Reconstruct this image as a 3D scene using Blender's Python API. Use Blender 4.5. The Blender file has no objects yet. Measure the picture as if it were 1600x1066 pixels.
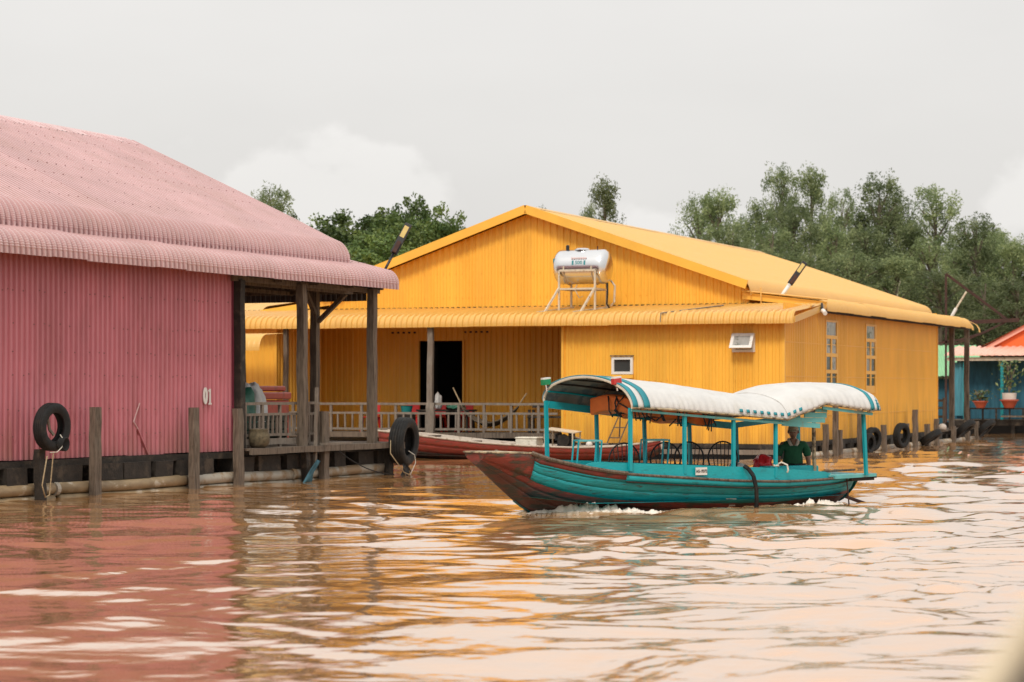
import bpy, bmesh, math, random
import numpy as np
from mathutils import Vector, Matrix, Euler, noise as mnoise
PI = math.pi
S = bpy.context.scene
C = S.collection
random.seed(7); RNG = np.random.default_rng(11)

# ------------------------------------------------------------------ camera
cam = bpy.data.cameras.new('camera'); camo = bpy.data.objects.new('camera', cam); C.objects.link(camo)
camo.location = (0, 0, 1.9); camo.rotation_euler = (PI/2, 0, 0)
cam.sensor_width = 36; cam.lens = 81.0; cam.shift_y = 73/1600
cam.clip_start = 0.1; cam.clip_end = 4000
cam.dof.use_dof = True; cam.dof.focus_distance = 37; cam.dof.aperture_fstop = 2.6
S.camera = camo
# ------------------------------------------------------------------ world
SUN_EL, SUN_AZ = math.radians(48), math.radians(194)      # azimuth measured clockwise from +Y
W = bpy.data.worlds.new('World'); S.world = W; W.use_nodes = True
nt = W.node_tree; N = nt.nodes; L = nt.links; N.clear()
def nd(t, **k):
    n = N.new(t)
    for a, b in k.items(): setattr(n, a, b)
    return n
out = nd('ShaderNodeOutputWorld'); bg = nd('ShaderNodeBackground'); bg.inputs[1].default_value = 0.1
L.new(bg.outputs[0], out.inputs[0])
sky = nd('ShaderNodeTexSky', sky_type='NISHITA', sun_disc=False)
sky.sun_elevation = SUN_EL; sky.sun_rotation = SUN_AZ; sky.air_density = 1.6; sky.dust_density = 4.0
tc = nd('ShaderNodeTexCoord'); sep = nd('ShaderNodeSeparateXYZ'); L.new(tc.outputs['Generated'], sep.inputs[0])
rmp = nd('ShaderNodeValToRGB'); L.new(sep.outputs[2], rmp.inputs[0])
e = rmp.color_ramp.elements
e[0].position = 0.0; e[0].color = (.622, .610, .596, 1)
e[1].position = 1.0; e[1].color = (1.08, 1.06, 1.03, 1)
for p, c in ((.06, (.638, .625, .610)), (.16, (.702, .684, .667)), (.32, (.77, .755, .735))):
    q = e.new(p); q.color = (*c, 1)
def vmath(op, a, b=None):
    n = nd('ShaderNodeVectorMath', operation=op)
    for i, v in enumerate((a, b)):
        if v is None: continue
        if isinstance(v, (tuple, list)): n.inputs[i].default_value = v
        else: L.new(v, n.inputs[i])
    return n
def fmath(op, a, b=None, clamp=False):
    n = nd('ShaderNodeMath', operation=op); n.use_clamp = clamp
    for i, v in enumerate((a, b)):
        if v is None: continue
        if isinstance(v, (int, float)): n.inputs[i].default_value = v
        else: L.new(v, n.inputs[i])
    return n.outputs[0]
def skynoise(scale, detail, off=(0, 0, 0), stretch=(1, 1, 3)):
    m = nd('ShaderNodeMapping'); m.inputs['Scale'].default_value = stretch; m.inputs['Location'].default_value = off
    L.new(tc.outputs['Generated'], m.inputs[0])
    n = nd('ShaderNodeTexNoise'); n.inputs['Scale'].default_value = scale; n.inputs['Detail'].default_value = detail
    L.new(m.outputs[0], n.inputs['Vector']); return n.outputs[0]
soft = skynoise(5.0, 4, (.3, .1, .2), (1, 1, 2.6))
var = fmath('MULTIPLY_ADD', soft, .17); 
var.node.inputs[2].default_value = .915
# cumulus banks low over the far bank: lumps where a soft mound and puffy noise agree
puff = skynoise(34, 6, (1.2, .4, .1), (1, 1, 1.2))
acc = None
for (dx, dz, rx, rz) in ((-.082, .078, .060, .036), (-.105, .085, .03, .025), (.072, .066, .042, .015), (.232, .085, .022, .022), (-.5, .09, .2, .04), (.62, .10, .2, .05)):
    d = Vector((dx, 1, dz)).normalized()
    s1 = vmath('SUBTRACT', tc.outputs['Generated'], tuple(d))
    s2 = vmath('MULTIPLY', s1.outputs[0], (1/rx, 1/max(rx, .06), 1/rz))
    ln = nd('ShaderNodeVectorMath', operation='LENGTH'); L.new(s2.outputs[0], ln.inputs[0])
    g = fmath('SUBTRACT', 1.0, ln.outputs['Value'])
    acc = g if acc is None else fmath('MAXIMUM', acc, g)
pz = fmath('SUBTRACT', puff, .5)
pz = fmath('MULTIPLY', pz, 2.2)
cl = fmath('ADD', acc, pz)
cr = nd('ShaderNodeMapRange'); cr.interpolation_type = 'SMOOTHSTEP'
L.new(cl, cr.inputs[0]); cr.inputs[1].default_value = .0; cr.inputs[2].default_value = .45
cr.inputs[3].default_value = 0; cr.inputs[4].default_value = .12
tot = fmath('ADD', var, cr.outputs[0])
cc = vmath('SCALE', rmp.outputs[0]); L.new(fmath('MULTIPLY', tot, 10.0), cc.inputs['Scale'])
mx = nd('ShaderNodeMix', data_type='RGBA'); mx.inputs[0].default_value = .93
L.new(sky.outputs[0], mx.inputs[6]); L.new(cc.outputs[0], mx.inputs[7]); L.new(mx.outputs[2], bg.inputs[0])
# ------------------------------------------------------------------ sun
sl = bpy.data.lights.new('sun', 'SUN'); sl.energy = 1.7; sl.angle = math.radians(14); sl.color = (1, .93, .82)
so = bpy.data.objects.new('sun', sl); C.objects.link(so)
sd = Vector((math.sin(SUN_AZ)*math.cos(SUN_EL), math.cos(SUN_AZ)*math.cos(SUN_EL), math.sin(SUN_EL)))
so.rotation_euler = sd.to_track_quat('Z', 'Y').to_euler()
vs = S.view_settings; vs.view_transform = 'Standard'; vs.look = 'None'; vs.exposure = 0.30; vs.gamma = 1
S.render.engine = 'CYCLES'
S.cycles.max_bounces = 8; S.cycles.glossy_bounces = 4; S.cycles.transparent_max_bounces = 8
S.cycles.caustics_reflective = False

# ================================================================== materials
M = {}
def mat(name, col, rough=.6, var=.12, scale=3.0, stretch=(1, 1, 1), dirt=None, dscale=1.2, dthr=.55, dsoft=.12, bump=0, bscale=30,
        spec=.5, metal=0, transl=0, grime=None, under=None, objvar=0):
    m = bpy.data.materials.new(name); m.use_nodes = True; t = m.node_tree; n = t.nodes; l = t.links
    b = n['Principled BSDF']; b.inputs['Roughness'].default_value = rough; b.inputs['Metallic'].default_value = metal
    b.inputs['Specular IOR Level'].default_value = spec
    g = n.new('ShaderNodeNewGeometry')
    mp = n.new('ShaderNodeMapping'); mp.inputs['Scale'].default_value = stretch; l.new(g.outputs['Position'], mp.inputs[0])
    ns = n.new('ShaderNodeTexNoise'); ns.inputs['Scale'].default_value = scale; ns.inputs['Detail'].default_value = 5
    l.new(mp.outputs[0], ns.inputs['Vector'])
    r = n.new('ShaderNodeValToRGB'); l.new(ns.outputs[0], r.inputs[0])
    r.color_ramp.elements[0].position = .3; r.color_ramp.elements[1].position = .7
    lo = [max(0, c*(1-var)) for c in col]; hi = [min(1, c*(1+var)) for c in col]
    r.color_ramp.elements[0].color = (*lo, 1); r.color_ramp.elements[1].color = (*hi, 1)
    src = r.outputs[0]
    if dirt:
        n2 = n.new('ShaderNodeTexNoise'); n2.inputs['Scale'].default_value = dscale; n2.inputs['Detail'].default_value = 9; n2.inputs['Roughness'].default_value = .65
        l.new(mp.outputs[0], n2.inputs['Vector'])
        mr = n.new('ShaderNodeMapRange'); mr.interpolation_type = 'SMOOTHSTEP'; l.new(n2.outputs[0], mr.inputs[0])
        mr.inputs[1].default_value = dthr-dsoft/2; mr.inputs[2].default_value = dthr+dsoft/2
        mi = n.new('ShaderNodeMix'); mi.data_type = 'RGBA'; l.new(mr.outputs[0], mi.inputs[0])
        l.new(src, mi.inputs[6]); mi.inputs[7].default_value = (*dirt, 1); src = mi.outputs[2]
    if objvar:     # each sheet has faded a little differently
        oi = n.new('ShaderNodeObjectInfo'); om = n.new('ShaderNodeMapRange'); l.new(oi.outputs['Random'], om.inputs[0]); om.inputs[3].default_value = 1-objvar; om.inputs[4].default_value = 1+objvar
        oh_ = n.new('ShaderNodeHueSaturation'); l.new(om.outputs[0], oh_.inputs['Value']); l.new(src, oh_.inputs['Color']); src = oh_.outputs[0]
    if grime:
        sp_ = n.new('ShaderNodeSeparateXYZ'); l.new(g.outputs['Position'], sp_.inputs[0])
        gm = n.new('ShaderNodeMapping'); gm.inputs['Scale'].default_value = (5, 5, .5); l.new(g.outputs['Position'], gm.inputs[0])
        gn = n.new('ShaderNodeTexNoise'); gn.inputs['Scale'].default_value = 1; gn.inputs['Detail'].default_value = 7; l.new(gm.outputs[0], gn.inputs['Vector'])
        gz = n.new('ShaderNodeMapRange'); l.new(sp_.outputs[2], gz.inputs[0]); gz.inputs[1].default_value = grime[1]; gz.inputs[2].default_value = grime[2]; gz.inputs[3].default_value = .34; gz.inputs[4].default_value = -.12
        ga = n.new('ShaderNodeMath'); ga.operation = 'ADD'; l.new(gn.outputs[0], ga.inputs[0]); l.new(gz.outputs[0], ga.inputs[1])
        gr = n.new('ShaderNodeMapRange'); gr.interpolation_type = 'SMOOTHSTEP'; l.new(ga.outputs[0], gr.inputs[0]); gr.inputs[1].default_value = .54; gr.inputs[2].default_value = .95; gr.inputs[4].default_value = .6
        gi = n.new('ShaderNodeMix'); gi.data_type = 'RGBA'; l.new(gr.outputs[0], gi.inputs[0]); l.new(src, gi.inputs[6]); gi.inputs[7].default_value = (*grime[0], 1); src = gi.outputs[2]
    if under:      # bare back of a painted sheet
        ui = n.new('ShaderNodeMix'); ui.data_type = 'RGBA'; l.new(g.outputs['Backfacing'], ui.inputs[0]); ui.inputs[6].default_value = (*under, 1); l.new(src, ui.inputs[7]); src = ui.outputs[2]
    l.new(src, b.inputs['Base Color'])
    if bump:
        n3 = n.new('ShaderNodeTexNoise'); n3.inputs['Scale'].default_value = bscale; n3.inputs['Detail'].default_value = 4
        l.new(mp.outputs[0], n3.inputs['Vector'])
        bp = n.new('ShaderNodeBump'); bp.inputs['Strength'].default_value = bump; bp.inputs['Distance'].default_value = .02
        l.new(n3.outputs[0], bp.inputs['Height']); l.new(bp.outputs[0], b.inputs['Normal'])
    if transl:
        tr = n.new('ShaderNodeBsdfTranslucent'); l.new(src, tr.inputs[0])
        ms = n.new('ShaderNodeMixShader'); ms.inputs[0].default_value = transl
        l.new(b.outputs[0], ms.inputs[1]); l.new(tr.outputs[0], ms.inputs[2]); l.new(ms.outputs[0], n['Material Output'].inputs[0])
    M[name] = m; return m
mat('pink_wall', (.560, .190, .226), .45, .09, 2.2, (1, 1, .35), dirt=(.43, .14, .155), dscale=1.6, dthr=.60, dsoft=.3, bump=.25, bscale=5, grime=((.30, .13, .10), .6, 1.7), objvar=.07)
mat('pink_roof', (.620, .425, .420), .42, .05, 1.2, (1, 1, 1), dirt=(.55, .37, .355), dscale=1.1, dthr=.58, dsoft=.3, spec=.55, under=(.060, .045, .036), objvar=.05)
mat('pink_roof_shade', (.460, .270, .270), .5, .08, 1.2, (1, 1, 1), dirt=(.40, .235, .22), dscale=1.1, dthr=.58, dsoft=.3, under=(.060, .045, .036), objvar=.05)
mat('pink_dark', (.22, .035, .06), .6, .15, 3)
mat('yellow_wall', (.86, .450, .050), .48, .08, 1.6, (1, 1, .3), dirt=(.83, .415, .040), dscale=1.4, dthr=.62, dsoft=.25, bump=.15, bscale=5, grime=((.42, .20, .04), .4, 1.9), objvar=.06)
mat('yellow_roof', (.70, .395, .090), .42, .05, 1.2, (1, 1, 1), dirt=(.64, .35, .075), dscale=1.2, dthr=.6, dsoft=.3, spec=.6)
mat('yellow_trim', (.86, .46, .06), .45, .05, 2)
mat('wood', (.150, .115, .085), .85, .38, 9, (3, 3, .35), dirt=(.07, .05, .035), dscale=5, dthr=.58, dsoft=.14, bump=.7, bscale=40)
mat('wood_pale', (.215, .180, .145), .85, .25, 10, (2, 2, .5), dirt=(.17, .13, .10), dscale=5, dthr=.56, dsoft=.14, bump=.6, bscale=40)
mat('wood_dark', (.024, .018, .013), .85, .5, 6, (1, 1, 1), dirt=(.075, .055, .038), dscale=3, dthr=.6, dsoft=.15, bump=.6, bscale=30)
mat('pipe_muddy', (.30, .215, .12), .55, .25, 4, (1, 1, 2), dirt=(.50, .43, .33), dscale=2.0, dthr=.60, dsoft=.08, bump=.3)
mat('pipe_clean', (.42, .38, .31), .5, .15, 3, (1, 1, 1), dirt=(.30, .20, .11), dscale=2.2, dthr=.52, dsoft=.12)
mat('float_black', (.008, .008, .008), .6, .4, 4)
mat('rubber', (.011, .011, .011), .7, .3, 8, dirt=(.030, .024, .018), dscale=7, dthr=.62, dsoft=.2, bump=.4, spec=.3)
mat('rope', (.36, .27, .16), .9, .3, 30, bump=.5)
mat('rope_white', (.62, .58, .50), .9, .15, 30)
mat('screw', (.26, .12, .12), .6, .2, 9)
mat('white_paint', (.74, .72, .68), .5, .06, 4, dirt=(.5, .46, .4), dscale=4, dthr=.62)
mat('glass_dark', (.05, .055, .055), .06, .2, 2, spec=.8)
mat('glass_pale', (.38, .38, .36), .12, .25, 2.5, dirt=(.14, .15, .12), dscale=2.2, dthr=.56, dsoft=.05, spec=.7)
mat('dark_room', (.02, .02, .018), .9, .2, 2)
mat('steel', (.72, .72, .72), .22, .04, 2, metal=1.0)
mat('cream_metal', (.60, .52, .40), .5, .12, 8, dirt=(.32, .2, .1), dscale=9, dthr=.62)
mat('teal_mark', (.02, .22, .24), .5, .1, 8)
mat('red_mark', (.62, .42, .40), .5, .1, 8)
mat('black_metal', (.016, .015, .015), .45, .2, 8)
mat('rust_metal', (.055, .022, .016), .8, .3, 6)
mat('lamp_face', (.62, .46, .15), .4, .1, 8)
mat('boat_teal', (.004, .345, .385), .42, .10, 3, (1, 1, 2.5), dirt=(.008, .22, .24), dscale=4.0, dthr=.62, dsoft=.12, bump=.25, bscale=14)
mat('boat_teal_worn', (.006, .275, .305), .55, .22, 3.5, (1, 1, 5), dirt=(.03, .09, .09), dscale=5.5, dthr=.60, dsoft=.10, bump=.5, bscale=14)
mat('boat_post', (.003, .33, .38), .4, .08, 4)
mat('boat_pale_teal', (.13, .44, .44), .5, .12, 4, dirt=(.2, .3, .25), dscale=7, dthr=.6)
mat('boat_red', (.190, .032, .022), .6, .3, 3, (1, 1, 3), dirt=(.048, .034, .020), dscale=3.6, dthr=.53, dsoft=.16, bump=.5, bscale=14)
mat('boat_bottom', (.100, .028, .018), .6, .35, 3, (1, 1, 4), dirt=(.028, .024, .016), dscale=3.0, dthr=.50, dsoft=.16, bump=.5, bscale=14)
mat('canopy_shade_tone', (.22, .21, .19), .8, .3, 4, dirt=(.10, .12, .13), dscale=3)
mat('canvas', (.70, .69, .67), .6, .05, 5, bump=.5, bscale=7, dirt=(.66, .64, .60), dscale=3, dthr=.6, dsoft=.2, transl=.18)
mat('canvas_teal', (.02, .25, .30), .6, .1, 5, transl=.1)
mat('lath', (.42, .34, .22), .8, .3, 9, dirt=(.13, .10, .07), dscale=8, dthr=.55)
mat('orange_vest', (.95, .20, .04), .7, .12, 6, bump=.5, bscale=12)
mat('black_strap', (.012, .011, .012), .7, .2, 8)
mat('red_bag', (.62, .02, .03), .35, .2, 14, bump=.6, bscale=20)
mat('green_cloth', (.012, .095, .042), .85, .15, 6, bump=.4, bscale=14)
mat('collar', (.60, .54, .46), .85, .1, 8)
mat('skin', (.27, .135, .085), .55, .12, 12)
mat('hair', (.02, .016, .013), .7, .2, 20)
mat('cap_cloth', (.50, .41, .30), .85, .1, 12)
mat('dark_trouser', (.015, .016, .022), .9, .2, 8)
mat('boat2_red', (.260, .040, .028), .6, .28, 3, (1, 1, 4), dirt=(.12, .05, .03), dscale=5, dthr=.58, dsoft=.1, bump=.4)
mat('boat2_rim', (.50, .43, .36), .8, .15, 5, dirt=(.26, .2, .15), dscale=5, dthr=.58)
mat('red_plastic', (.52, .02, .018), .35, .08, 4)
mat('red_box', (.36, .055, .035), .5, .12, 4, dirt=(.22, .04, .03), dscale=4, dthr=.6)
mat('green_bag', (.02, .11, .07), .5, .25, 5, bump=.7, bscale=9)
mat('white_sack', (.58, .57, .55), .7, .08, 5, bump=.7, bscale=9)
mat('teal_plastic', (.01, .20, .20), .35, .06, 4)
mat('styrofoam', (.70, .66, .56), .8, .1, 8, dirt=(.40, .36, .28), dscale=7, dthr=.6)
mat('crate_dark', (.035, .045, .032), .8, .3, 5)
mat('hammock_net', (.10, .075, .05), .9, .3, 12)
mat('basket', (.12, .095, .055), .9, .45, 14, bump=1, bscale=40)
mat('green_roof', (.22, .46, .24), .5, .1, 2)
mat('orange_paint', (.80, .15, .03), .55, .06, 1.5)
mat('salmon_roof', (.80, .43, .33), .5, .06, 2)
mat('salmon_roof_dark', (.62, .19, .08), .5, .06, 2)
mat('blue_net', (.020, .105, .155), .7, .25, 3, (3, 3, .5), bump=.6, bscale=6)
mat('blue_net_light', (.07, .26, .33), .7, .2, 3, (3, 3, .5))
mat('terracotta', (.40, .085, .045), .6, .1, 5)
mat('pot_white', (.62, .56, .50), .6, .1, 5)
mat('bark', (.15, .12, .085), .9, .3, 3, (1, 1, .3), bump=.5)
mat('bank_soil', (.07, .075, .035), .95, .3, .4)
mat('blue_cloth', (.03, .10, .13), .7, .2, 6)
mat('rail_wood', (.70, .60, .44), .6, .12, 12)
mat('rail_dark', (.055, .040, .030), .6, .3, 12)
def leafmat(name, a, b, c2, tr=.25):
    m = bpy.data.materials.new(name); m.use_nodes = True; t = m.node_tree; n = t.nodes; l = t.links
    p = n['Principled BSDF']; p.inputs['Roughness'].default_value = .5; p.inputs['Specular IOR Level'].default_value = .35
    at = n.new('ShaderNodeAttribute'); at.attribute_name = 'tone'
    oi = n.new('ShaderNodeObjectInfo')
    r = n.new('ShaderNodeValToRGB'); l.new(at.outputs['Fac'], r.inputs[0])
    r.color_ramp.elements[0].color = (*a, 1); r.color_ramp.elements[1].color = (*c2, 1)
    q = r.color_ramp.elements.new(.5); q.color = (*b, 1)
    hs = n.new('ShaderNodeHueSaturation'); l.new(r.outputs[0], hs.inputs['Color'])
    mr = n.new('ShaderNodeMapRange'); l.new(oi.outputs['Random'], mr.inputs[0]); mr.inputs[3].default_value = .68; mr.inputs[4].default_value = 1.4
    l.new(mr.outputs[0], hs.inputs['Value'])
    l.new(hs.outputs[0], p.inputs['Base Color'])
    tn = n.new('ShaderNodeBsdfTranslucent'); l.new(hs.outputs[0], tn.inputs[0])
    ms = n.new('ShaderNodeMixShader'); ms.inputs[0].default_value = tr
    l.new(p.outputs[0], ms.inputs[1]); l.new(tn.outputs[0], ms.inputs[2]); l.new(ms.outputs[0], n['Material Output'].inputs[0])
    M[name] = m
leafmat('leaf_broad', (.045, .08, .022), (.095, .15, .04), (.21, .27, .08), .3)
leafmat('leaf_gum', (.10, .140, .062), (.185, .230, .100), (.36, .40, .19), .45)
leafmat('leaf_pot', (.05, .09, .03), (.12, .17, .06), (.35, .38, .18))

# ================================================================== helpers
def link(o, parent=None):
    C.objects.link(o)
    if parent is not None: o.parent = parent
    return o
def tag(o, label=None, cat=None, group=None, kind=None):
    if label: o['label'] = label
    if cat: o['category'] = cat
    if group: o['group'] = group
    if kind: o['kind'] = kind
    return o
def empty(name, loc=(0, 0, 0), rz=0, label=None, cat=None, group=None, rx=0, ry=0):
    o = bpy.data.objects.new(name, None); o.empty_display_size = .2; link(o); o.location = loc; o.rotation_euler = (rx, ry, rz)
    return tag(o, label, cat, group)
class MB:
    def __init__(s): s.v = []; s.f = []; s.mi = []; s.cur = 0
    def add(s, vs, fs):
        k = len(s.v); s.v += [tuple(v) for v in vs]; s.f += [tuple(k+i for i in f) for f in fs]; s.mi += [s.cur]*len(fs); return s
    def box(s, c, d, rz=0, tilt=None):
        x, y, z = d[0]/2, d[1]/2, d[2]/2
        R = Matrix.Rotation(rz, 3, 'Z')
        if tilt: R = R @ Euler(tilt).to_matrix()
        vs = [Vector(c)+R @ Vector(p) for p in ((-x,-y,-z),(x,-y,-z),(x,y,-z),(-x,y,-z),(-x,-y,z),(x,-y,z),(x,y,z),(-x,y,z))]
        return s.add(vs, [(0,3,2,1),(4,5,6,7),(0,1,5,4),(1,2,6,5),(2,3,7,6),(3,0,4,7)])
    def bar(s, p, q, w, h, up=(0, 0, 1), jit=0, seg=1, taper=1):
        p, q = Vector(p), Vector(q); d = (q-p).normalized(); u = Vector(up)
        if abs(d.dot(u)) > .95: u = Vector((0, 1, 0))
        a = d.cross(u).normalized(); b = a.cross(d).normalized()
        vs = []; fs = []
        for i in range(seg+1):
            t = i/seg; c = p.lerp(q, t); k = 1+(taper-1)*t
            j = Vector([random.uniform(-jit, jit) for _ in range(3)]) if 0 < i < seg or jit else Vector()
            for sa, sb in ((-1,-1),(1,-1),(1,1),(-1,1)):
                vs.append(c+j+a*sa*w/2*k*(1+random.uniform(-jit, jit)*3)+b*sb*h/2*k)
        for i in range(seg):
            for e_ in range(4):
                o = i*4; fs.append((o+e_, o+(e_+1) % 4, o+4+(e_+1) % 4, o+4+e_))
        fs.append((3, 2, 1, 0)); n = seg*4; fs.append((n, n+1, n+2, n+3))
        return s.add(vs, fs)
    def tube(s, pts, r, n=8, cap=True, closed=False):
        pts = [Vector(p) for p in pts]; m = len(pts); vs = []; fs = []; prev = None
        for i, p in enumerate(pts):
            if closed: d = (pts[(i+1) % m]-pts[i-1])
            else: d = pts[min(i+1, m-1)]-pts[max(i-1, 0)]
            d = d.normalized() if d.length > 1e-9 else Vector((0, 0, 1))
            if prev is None:
                u = Vector((0, 0, 1)) if abs(d.z) < .9 else Vector((1, 0, 0)); a = d.cross(u).normalized()
            else: a = (prev-d*prev.dot(d)).normalized()
            prev = a; b = d.cross(a); rr = r[i] if isinstance(r, (list, tuple)) else r
            for k in range(n):
                t = 2*PI*k/n; vs.append(p+(a*math.cos(t)+b*math.sin(t))*rr)
        R = m if closed else m-1
        for i in range(R):
            j = (i+1) % m
            for k in range(n): fs.append((i*n+k, i*n+(k+1) % n, j*n+(k+1) % n, j*n+k))
        if cap and not closed: fs.append(tuple(range(n))[::-1]); fs.append(tuple((m-1)*n+k for k in range(n)))
        return s.add(vs, fs)
    def lathe(s, prof, c=(0, 0, 0), n=20, axis='Z'):
        vs = []; fs = []; m = len(prof)
        for (r, z) in prof:
            for k in range(n):
                t = 2*PI*k/n; v = (r*math.cos(t), r*math.sin(t), z)
                if axis == 'X': v = (v[2], v[0], v[1])
                if axis == 'Y': v = (v[0], v[2], v[1])
                vs.append(Vector(c)+Vector(v))
        for i in range(m-1):
            for k in range(n): fs.append((i*n+k, i*n+(k+1) % n, (i+1)*n+(k+1) % n, (i+1)*n+k))
        fs.append(tuple(range(n))[::-1]); fs.append(tuple((m-1)*n+k for k in range(n)))
        return s.add(vs, fs)
    def grid(s, P):      # P[i][j] points
        n, m = len(P), len(P[0]); vs = [p for r in P for p in r]
        return s.add(vs, [(i*m+j, (i+1)*m+j, (i+1)*m+j+1, i*m+j+1) for i in range(n-1) for j in range(m-1)])
    def mesh(s, name, mats):
        me = bpy.data.meshes.new(name); me.from_pydata([tuple(v) for v in s.v], [], s.f)
        for m in (mats if isinstance(mats, (list, tuple)) else [mats]): me.materials.append(m if not isinstance(m, str) else M[m])
        if any(s.mi): me.polygons.foreach_set('material_index', s.mi)
        me.update(); return me
    def build(s, name, mats, parent=None, smooth=False, bevel=0, loc=None, sub=0):
        me = s.mesh(name, mats); o = bpy.data.objects.new(name, me); link(o, parent)
        if smooth: me.polygons.foreach_set('use_smooth', [True]*len(me.polygons))
        if bevel:
            b = o.modifiers.new('b', 'BEVEL'); b.width = bevel; b.segments = 1; b.limit_method = 'ANGLE'; b.angle_limit = .7
        if sub:
            b = o.modifiers.new('s', 'SUBSURF'); b.levels = sub; b.render_levels = sub
        if loc: o.location = loc
        return o
def inst(name, me, parent, loc=(0, 0, 0), rot=(0, 0, 0), scale=None):
    o = bpy.data.objects.new(name, me); link(o, parent); o.location = loc; o.rotation_euler = rot
    if scale: o.scale = scale
    return o
def copy_tree(o, parent=None):
    c = o.copy(); C.objects.link(c); c.parent = parent
    for ch in [x for x in C.objects if x.parent == o]: copy_tree(ch, c)
    return c
def catenary(p, q, sag, n=10):
    p, q = Vector(p), Vector(q)
    return [p.lerp(q, i/n)-Vector((0, 0, sag*4*(i/n)*(1-i/n))) for i in range(n+1)]
def text(s, size, name, material, parent, loc, rot, ext=.004, offset=0, sx=1, align='CENTER'):
    cu = bpy.data.curves.new(name, 'FONT'); cu.body = s; cu.size = size; cu.extrude = ext; cu.offset = offset
    cu.align_x = align; cu.align_y = 'CENTER'; cu.resolution_u = 4
    t = bpy.data.objects.new(name+'_tmp', cu); C.objects.link(t)
    bpy.context.view_layer.update()
    me = bpy.data.meshes.new_from_object(t.evaluated_get(bpy.context.evaluated_depsgraph_get()))
    bpy.data.objects.remove(t); me.materials.clear(); me.materials.append(M[material])
    o = bpy.data.objects.new(name, me); link(o, parent); o.location = loc; o.rotation_euler = rot; o.scale = (sx, 1, 1); return o
# corrugated sheet: ribs run along the path (a,b), width along local x
def ribs(width, pitch, kind):
    xs = []; n = max(1, round(width/pitch)); p = width/n
    for i in range(n):
        if kind == 'trap':
            for t, h in ((0, 0), (.42, 0), (.56, 1), (.86, 1)): xs.append(((i+t)*p, h))
        elif kind == 'seam':
            for t, h in ((0, 0), (.80, 0), (.84, 1), (.92, 1), (.96, 0)): xs.append(((i+t)*p, h))
        else:
            for t in range(6): xs.append(((i+t/6)*p, .5-.5*math.cos(2*PI*t/6)))
    xs.append((width+.012, xs[0][1])); return xs
_cache = {}
def sheet_mesh(width, path, pitch, amp, kind, material):
    key = (round(width, 3), tuple(path), pitch, amp, kind, material)
    if key in _cache: return _cache[key]
    rb = ribs(width, pitch, kind); m = MB(); P = []
    for i, (a, b) in enumerate(path):
        a0, b0 = path[max(i-1, 0)][:2]; a1, b1 = path[min(i+1, len(path)-1)][:2]
        ta, tb = a1-a0, b1-b0; q = math.hypot(ta, tb) or 1; na, nb = -tb/q, ta/q
        P.append([(x, a+na*h*amp, b+nb*h*amp) for x, h in rb])
    m.grid(P)
    if material == 'pink_roof':          # groove shade painted in: pans and one rib flank get the darker tone
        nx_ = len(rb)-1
        m.mi = [1 if (k % nx_) % 4 < 2 else 0 for k in range(len(m.f))]; me = m.mesh('corrugated_sheet', ['pink_roof', 'pink_roof_shade'])
    else: me = m.mesh('corrugated_sheet', material)
    _cache[key] = me; return me
def arc(c, r, t0, t1, n, crimp=0):
    o = []
    for i in range(n+1):
        t = math.radians(t0+(t1-t0)*i/n); k = r+(crimp if i % 2 else -crimp)
        o.append((round(c[0]+k*math.cos(t), 4), round(c[1]+k*math.sin(t), 4)))
    return o
def wall(parent, material, x0, x1, z0, z1, y=0, W=1.0, pitch=.125, amp=.022, kind='trap', openings=(), rot=0, org=(0, 0), name='wall_sheet', top=None, jit=.006):
    """sheeted wall in plane local y; rot/org place the whole wall; openings (xa,xb,za,zb)"""
    cuts = {x0, x1}
    for o in openings: cuts.add(o[0]); cuts.add(o[1])
    cuts = sorted(c for c in cuts if x0 <= c <= x1)
    for a, b in zip(cuts[:-1], cuts[1:]):
        n = max(1, round((b-a)/W)); w = (b-a)/n
        for i in range(n):
            xa = a+i*w; xb = xa+w; spans = [(z0, z1)]
            for o in openings:
                if o[0] <= xa+1e-6 and xb-1e-6 <= o[1]:
                    spans = [s for sp in spans for s in ((sp[0], o[2]), (o[3], sp[1])) if s[1]-s[0] > .02]
            for (za, zb) in spans:
                if top:                       # gable: sheet follows the roof line
                    m = MB(); rb = ribs(w, pitch, kind)
                    P = [[(x, -h*amp, za) for x, h in rb], [(x, -h*amp, top(xa+x)) for x, h in rb]]
                    m.grid(P); me = m.mesh('wall_sheet', material)
                else:
                    me = sheet_mesh(w, ((0, 0), (0, round((zb-za)*.5, 3)), (0, round(zb-za, 3))), pitch, amp, kind, material)
                lx, ly = xa, y+random.uniform(-jit, jit)
                c_, s_ = math.cos(rot), math.sin(rot)
                inst(name, me, parent, (org[0]+c_*lx-s_*ly, org[1]+s_*lx+c_*ly, 0 if top else za+random.uniform(-jit, jit)), (0, 0, rot+random.uniform(-.0015, .0015)))
def roof(parent, material, x0, x1, path, W=1.0, pitch=.125, amp=.02, kind='trap', rot=0, org=(0, 0), dz=lambda x: 0, name='roof_sheet', jit=.004):
    n = max(1, round((x1-x0)/W)); w = (x1-x0)/n; me = sheet_mesh(w, tuple(path), pitch, amp, kind, material)
    for i in range(n):
        xa = x0+i*w; c_, s_ = math.cos(rot), math.sin(rot); j = random.uniform(-jit, jit)
        sl_ = (dz(xa+w)-dz(xa))/w
        o = inst(name, me, parent, (org[0]+c_*xa, org[1]+s_*xa, dz(xa)+j))
        o.rotation_euler = (Matrix.Rotation(rot, 3, 'Z') @ Matrix.Rotation(-sl_, 3, 'Y')).to_euler()
def log_post(parent, p, q, w, d, material='wood', name='post', jit=.012, seg=6, taper=.96):
    return MB().bar(p, q, w, d, up=(0, 1, 0), jit=jit, seg=seg, taper=taper).build(name, material, parent)
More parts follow.
